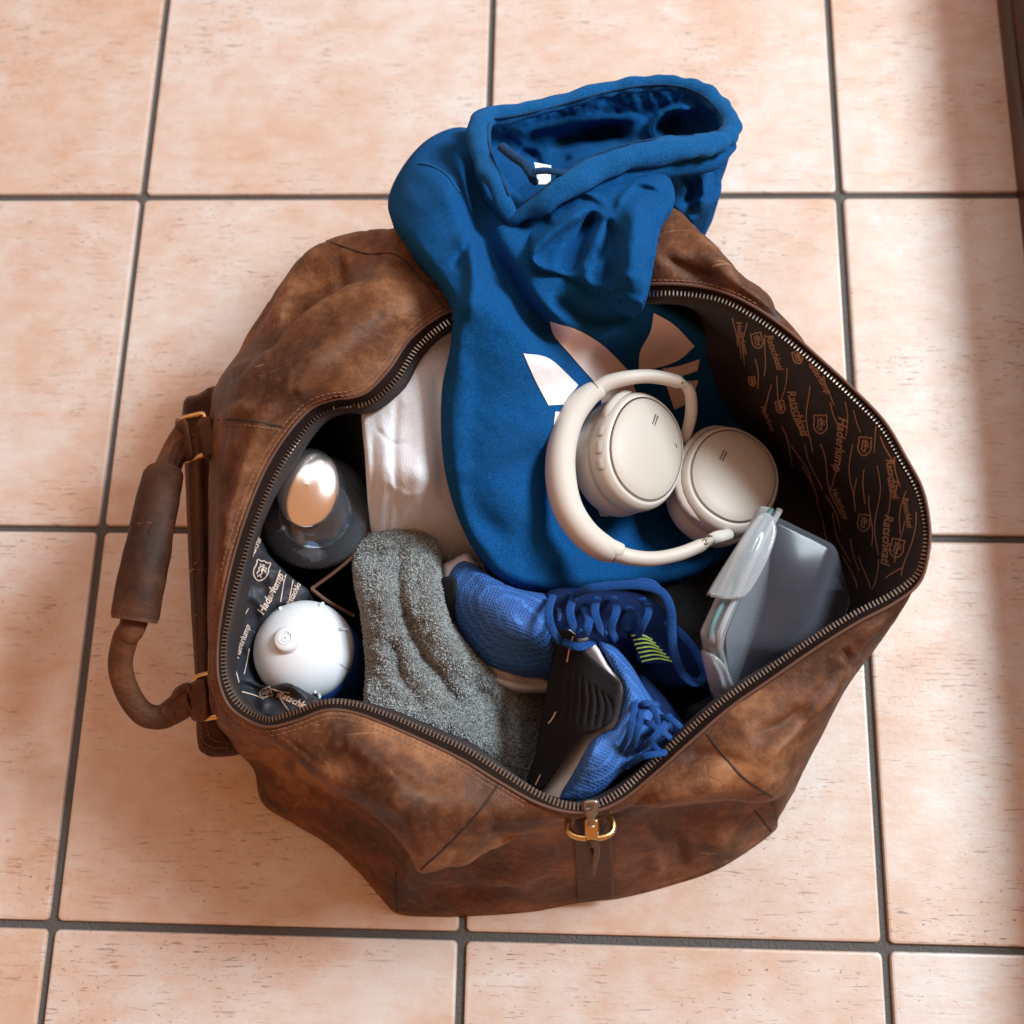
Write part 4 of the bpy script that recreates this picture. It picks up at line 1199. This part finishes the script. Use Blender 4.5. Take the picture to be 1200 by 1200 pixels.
wall_patch('yoke', M2, R(110), R(262), -.0085, .0, 1.0, M['cream'], hpn, .0035)
for Mx, sh, pos in ((M1, s1, (-.006, .021)), (M2, s2, (-.016, .006))):
    g = Geo()
    for i in range(2):
        for j in range(6):
            q = Mx @ Vector((pos[0] + i * .0022, pos[1] + j * .0016 - .004, .0112 if Mx is M2 else .0107))
            v, f = lathe([(.00055, 0), (.0005, .0004), (.0001, .0005)], q, Mx.to_3x3() @ Vector((0, 0, 1)), 8); g.add(v, f)
    g.build('microphone_grille', M['hole'], sh, True, 'stuff')
# small swirl emblem on the near cup face
em = [Mx_ for Mx_ in [M1]][0]
pts = [em @ Vector((.020 + .0022 * math.cos(t) * (1 - t / 9), .013 + .0034 * math.sin(t), .0095)) for t in np.linspace(.4, 5.2, 22)]
v, f = tube([p[:] for p in pts], .0003, 6); mesh_obj('emblem', v, f, M['hole'], s1)
# headband: padded arch and two slim arms
band = [(699,457,.205),(684,468,.206),(667,492,.207),(657,525,.208),(656,560,.208),(664,595,.207),(682,623,.205),(704,641,.202),(722,648,.199)]
bp = catmull(np.array([P(q[0], q[1], q[2] - .012) for q in band]), 10)
br = np.interp(np.linspace(0, 1, len(bp)), [0, .04, .15, .5, .85, .96, 1], [.0070, .0078, .0088, .0100, .0092, .0080, .0072])
v, f = tube(bp, br, 24, 1.25, up=(.35, 0, 1)); mesh_obj('headband', v, f, M['cream_soft'], hpn)
# dark split line between headband pad and outer shell
in_ = smooth_path(bp + np.array([P(610, 560, .2) - P(600, 560, .2)]) * .62 + np.array([0, 0, .0025]))
v, f = tube(in_, br * .78, 16, 1.1); mesh_obj('headband_pad', v, f, M['cream_soft'], hpn)
arm1 = [(696,459,.207),(712,449,.208),(735,443,.208),(762,441,.205),(790,446,.200),(806,453,.196)]
arm2 = [(716,646,.201),(738,653,.199),(765,655,.197),(793,650,.195),(815,642,.193),(836,632,.190)]
for ar in (arm1, arm2):
    ap = catmull(np.array([P(q[0], q[1], q[2] - .012) for q in ar]), 8)
    v, f = tube(ap, np.interp(np.linspace(0, 1, len(ap)), [0, .1, .5, .85, 1], [.0068, .0060, .0050, .0048, .0020]), 18, 1.15, up=(0, 0, 1)); mesh_obj('arm', v, f, M['cream'], hpn)
    cpt = ap[int(len(ap) * .88)] + np.array([0, 0, .0045])
    v, f = lathe([(.0022, 0), (.0022, .0010), (.0012, .0011), (.0001, .0006)], cpt, (0, 0, 1), 16); mesh_obj('hinge_screw', v, f, M['steel'], hpn)
    v, f = tube(np.array([ap[2], ap[2] + (ap[3] - ap[2]) * .2]), .0070, 18, 1.1); mesh_obj('arm_joint', v, f, M['hole'], hpn)
for pts in ([(803,450,.196),(809,462,.190),(810,482,.178),(806,502,.164),(799,518,.150)], [(832,633,.188),(838,630,.182),(846,628,.174),(854,626,.164)]):
    yk = catmull(np.array([P(q[0], q[1], q[2] - .012) for q in pts]), 8)
    v, f = tube(yk, np.interp(np.linspace(0, 1, len(yk)), [0, .5, 1], [.0040, .0046, .0042]), 16, .9); mesh_obj('yoke_pivot', v, f, M['cream'], hpn)

#==================================================================== LUNCH BOX
lbx = empty('food_container', V(900, 720, .08)[:], 'clear plastic food box with a snap on lid beside the headphones', 'food container')
def hexa(c, n=8, r=.12):
    """rounded six-sided body from corner points c[i][j][k] (metres)"""
    c = np.array(c)
    bm = bmesh.new()
    vs = {}
    for i in (0, 1):
        for j in (0, 1):
            for k in (0, 1): vs[i, j, k] = bm.verts.new(c[i, j, k])
    q = lambda *a: bm.faces.new([vs[x] for x in a])
    q((0,0,0),(0,1,0),(1,1,0),(1,0,0)); q((0,0,1),(1,0,1),(1,1,1),(0,1,1)); q((0,0,0),(1,0,0),(1,0,1),(0,0,1))
    q((0,1,0),(0,1,1),(1,1,1),(1,1,0)); q((0,0,0),(0,0,1),(0,1,1),(0,1,0)); q((1,0,0),(1,1,0),(1,1,1),(1,0,1))
    bmesh.ops.recalc_face_normals(bm, faces=bm.faces)
    bmesh.ops.bevel(bm, geom=bm.edges[:] + bm.verts[:], offset=r, segments=5, profile=.5, affect='EDGES', clamp_overlap=True)
    v = [x.co[:] for x in bm.verts]; f = [[y.index for y in x.verts] for x in bm.faces]
    bm.verts.index_update(); f = [[y.index for y in x.verts] for x in bm.faces]
    bm.free(); return v, f
a, b, c, d = (903,594,.212), (986,636,.200), (936,766,.196), (842,748,.206)
a2, b2, c2_, d2 = (898,690,.12), (1003,700,.125), (962,805,.11), (850,830,.12)
cr_ = [[[P(*a), P(*a2)], [P(*d), P(*d2)]], [[P(*b), P(*b2)], [P(*c), P(*c2_)]]]
v, f = hexa(cr_, r=.009)
tub = mesh_obj('tub', v, f, M['boxclear'], lbx)
cin = np.array(cr_); cm = cin.reshape(-1, 3).mean(0); cin = cm + (cin - cm) * .955
la, ld, la2, ld2 = (888,588,.216), (817,742,.212), (880,690,.120), (832,826,.118)
lb_, lc, lb2, lc2 = (910,593,.219), (838,754,.215), (900,700,.120), (853,838,.118)
v, f = hexa([[[P(*la), P(*la2)], [P(*ld), P(*ld2)]], [[P(*lb_), P(*lb2)], [P(*lc), P(*lc2)]]], r=.0045)
mesh_obj('lid', v, f, M['lidclear'], lbx)
# seal and rim lines
for pl, rad, mt in (([(905,596,.2185),(880,640,.2185),(850,700,.217),(832,742,.214),(834,768,.19),(846,815,.14)], .0016, 'seal'),
                    ([(914,597,.2195),(890,642,.2195),(862,700,.2175),(843,745,.214),(846,770,.19),(860,820,.14)], .0022, 'lidclear')):
    v, f = tube(catmull(np.array([P(*q) for q in pl]), 8), rad, 10); mesh_obj('rim', v, f, M[mt], lbx)
cl = sculpt('clip', [(884,608),(896,600),(906,606),(910,622),(904,645),(890,675),(876,696),(862,702),(832,698),(830,693),(850,660)], [(884,606,.2265),(908,612,.2255),(866,700,.2245),(831,696,.2255),(880,650,.2285)], M['lidclear'], lbx, folds=[([(893,618),(878,650),(858,690)], 3.0, .0014)], edge=(3, .002), step=1.5, skirt=.004, inset=2)
sculpt('clip', [(822,762),(838,768),(850,780),(857,795),(862,812),(850,832),(834,812),(826,785)], [(822,762,.200),(850,780,.200),(862,812,.175),(834,812,.175)], M['lidclear'], lbx, folds=[([(832,770),(842,790),(848,812)], 3, .003)], edge=(4, .003), step=2, skirt=.004, inset=2)
v, f = tube(catmull(np.array([P(*q) for q in [(833,697,.223),(850,700,.2235),(864,700,.2225)]]), 6), .0014, 8); mesh_obj('clip_lip', v, f, M['lidclear'], cl)

#==================================================================== SHOES
def lace(pts, r=.0026, par=None, flat=.5):
    pts = [(*pts[0][:2], pts[0][2] - .014)] + list(pts[1:-1]) + [(*pts[-1][:2], pts[-1][2] - .014)]
    p = catmull(np.array([P(*q) for q in pts]), 7)
    v, f = tube(p, r, 10, flat); return mesh_obj('lace', v, f, M['lace'], par)
sa = empty('running_shoe', V(640, 740, .05)[:], 'blue running shoe lying with its rounded toe against the grey towel', 'shoe', 'pair of blue running shoes')
sculpt('midsole', [(518,668),(530,656),(552,650),(575,690),(600,780),(640,792),(660,810),(640,812),(600,810),(560,792),(535,760),(522,720)], [(518,668,.150),(552,650,.152),(540,760,.140),(600,808,.128),(660,808,.112),(600,740,.12)], M['midsole'], sa, edge=(10, .014), step=2.5, skirt=.02, folds=[([(540,752),(565,778),(600,795),(650,803)], 4, -.003)])
sculpt('toe_bumper', [(514,684),(521,676),(534,678),(537,700),(534,722),(524,742),(519,728),(516,706)], [(514,684,.160),(534,680,.166),(537,705,.164),(522,740,.146)], M['outsole'], sa, edge=(5, .005), step=2, skirt=.014, inset=4)
up_a = sculpt('upper', [(523,680),(530,662),(545,655),(565,668),(600,688),(640,696),(665,702),(700,712),(740,735),(760,770),(720,800),(680,800),(640,794),(600,790),(565,775),(540,748),(530,720)],
              [(523,680,.155),(545,657,.155),(560,700,.186),(590,740,.192),(630,740,.196),(600,788,.145),(545,750,.150),(640,700,.178),(650,790,.135),(700,750,.160),(750,770,.12)],
              M['knit'], sa, folds=[([(640,700),(648,730),(650,765)], 6, -.007), ([(585,690),(600,720),(625,760)], 14, .003)], edge=(13, .018), step=2.3, skirt=.03, nz=(.001, 20))
sculpt('tongue', [(640,694),(700,690),(760,700),(800,740),(830,790),(832,815),(790,812),(740,800),(700,790),(660,770),(645,740)], [(640,700,.180),(700,700,.175),(700,760,.175),(780,740,.145),(825,800,.10),(740,790,.14)], M['navy'], sa, edge=(14, .016), step=3, skirt=.04, folds=[([(690,730),(730,742),(770,770)], 10, .010)])
sole_line = sculpt('side_stripe', [(737,742),(752,740),(790,768),(788,778),(752,778),(744,762)], [(737,742,.172),(752,740,.172),(790,772,.157),(752,778,.167)], M['navy'], sa, edge=(3, .002), step=2, skirt=.006)
bvS = bvh_of(sole_line)
g = Geo()
for k in range(7): ribbon(g, [(740 + k * 2.0, 745 + k * 5), (752 + k * 3.2, 744 + k * 4.6), (764 + k * 4, 750 + k * 4.2)], 1.7, bvS, .0004, 3, 2)
g.build('stripe_print', M['neon'], sole_line)
for pts in ([(648,698,.196),(643,715,.204),(646,735,.206),(656,752,.200)], [(672,700,.198),(668,716,.205),(672,734,.205),(682,742,.198)], [(676,744,.200),(686,742,.207),(690,726,.206),(684,712,.200)],
            [(700,700,.198),(697,716,.204),(702,734,.203),(710,745,.196)], [(718,700,.190),(722,716,.198),(716,736,.196),(722,750,.190)], [(735,712,.18),(746,724,.186),(742,742,.182)], [(660,752,.202),(678,758,.200),(696,752,.196)]):
    lace(pts, .0029, sa, .34)
lace([(672,697,.196),(690,690,.206),(720,686,.210),(750,686,.210),(775,694,.208),(786,715,.203),(787,740,.196),(790,765,.186),(800,790,.168),(815,800,.155),(826,790,.150),(815,765,.158),(800,745,.170),(780,728,.184)], .0032, sa)
lace([(730,690,.203),(745,682,.206),(765,684,.204),(778,700,.196),(784,712,.190)], .0026, sa)
lace([(752,702,.196),(760,716,.198),(752,735,.195),(748,745,.188)], .0026, sa)

sb = empty('running_shoe', V(700, 850, .05)[:], 'blue running shoe tipped on its side with black sole showing', 'shoe', 'pair of blue running shoes')
sculpt('midsole', [(660,740),(668,736),(682,742),(700,758),(712,778),(735,810),(735,850),(700,880),(672,922),(652,942),(630,935),(640,900),(655,860),(690,840),(700,800)],
       [(660,740,.178),(682,742,.184),(712,778,.192),(735,830,.190),(690,880,.190),(652,940,.172),(633,933,.156),(650,880,.140),(690,830,.165)], M['midsole'], sb, edge=(6, .006), step=2.2, skirt=.03)
osl = sculpt('outsole', [(652,742),(662,738),(672,742),(682,758),(698,775),(722,795),(727,805),(722,832),(716,846),(700,856),(684,862),(668,880),(650,906),(634,926),(618,915),(628,880),(634,840),(642,800),(648,765)],
             [(652,742,.182),(672,742,.188),(727,805,.206),(716,846,.206),(684,862,.200),(634,926,.168),(618,912,.150),(634,840,.155),(650,880,.172),(648,770,.165),(680,800,.198)],
             M['outsole'], sb, edge=(4, .003), step=1.6, skirt=.012, inset=3,
             folds=[([(660 + 7 * k, 768 + 6 * k), (655 + 9 * k, 810 + 3 * k), (652 + 8.5 * k, 850 + 1.5 * k)], 1.3, -.003, 'c') for k in range(1, 8)])
bvO = bvh_of(osl)
g = Geo()
for pl in ([(672,746),(668,760),(665,776)], [(652,834),(648,842),(643,848)], [(634,908),(628,920)]):
    g = Geo(); ribbon(g, pl, 1.6, bvO, .0005, 4, 2)
    if g.f: g.build('sole_gap', M['midorange'], osl)
upb = sculpt('upper', [(700,752),(720,758),(740,780),(755,805),(772,830),(790,850),(790,872),(760,890),(730,905),(705,928),(680,940),(660,940),(655,934),(672,905),(692,870),(708,858),(722,848),(730,810),(715,780)],
             [(700,755,.190),(740,782,.190),(735,830,.212),(760,850,.196),(790,862,.165),(700,890,.212),(700,925,.192),(662,936,.180),(740,885,.190),(722,850,.208),(730,808,.206)],
             M['knit'], sb, edge=(11, .016), step=2.2, skirt=.04, nz=(.001, 20), folds=[([(738,800),(748,850),(740,890)], 5, .003)])
sculpt('tongue', [(750,790),(775,812),(800,845),(815,860),(800,885),(765,892),(752,870),(748,830)], [(750,790,.165),(815,860,.13),(765,890,.160),(775,840,.175)], M['navy'], sb, edge=(8, .012), step=2.5, skirt=.03)
for pts in ([(745,812,.210),(742,838,.219),(736,862,.217),(724,884,.208)], [(752,820,.205),(750,845,.216),(744,868,.214),(732,886,.206)], [(750,822,.205),(766,832,.213),(770,850,.210),(760,862,.206)],
            [(746,880,.205),(762,868,.213),(776,852,.210),(786,838,.198)], [(748,842,.208),(764,850,.213),(782,862,.205),(792,870,.192)], [(758,862,.206),(772,880,.205),(790,884,.194),(800,868,.186),(792,850,.190)],
            [(738,895,.204),(756,886,.211),(778,882,.204),(795,876,.192)], [(744,832,.207),(756,824,.210),(772,826,.204)], [(770,840,.208),(785,842,.204),(800,855,.192),(806,866,.180)]):
    lace(pts, .0021, sb, .45)
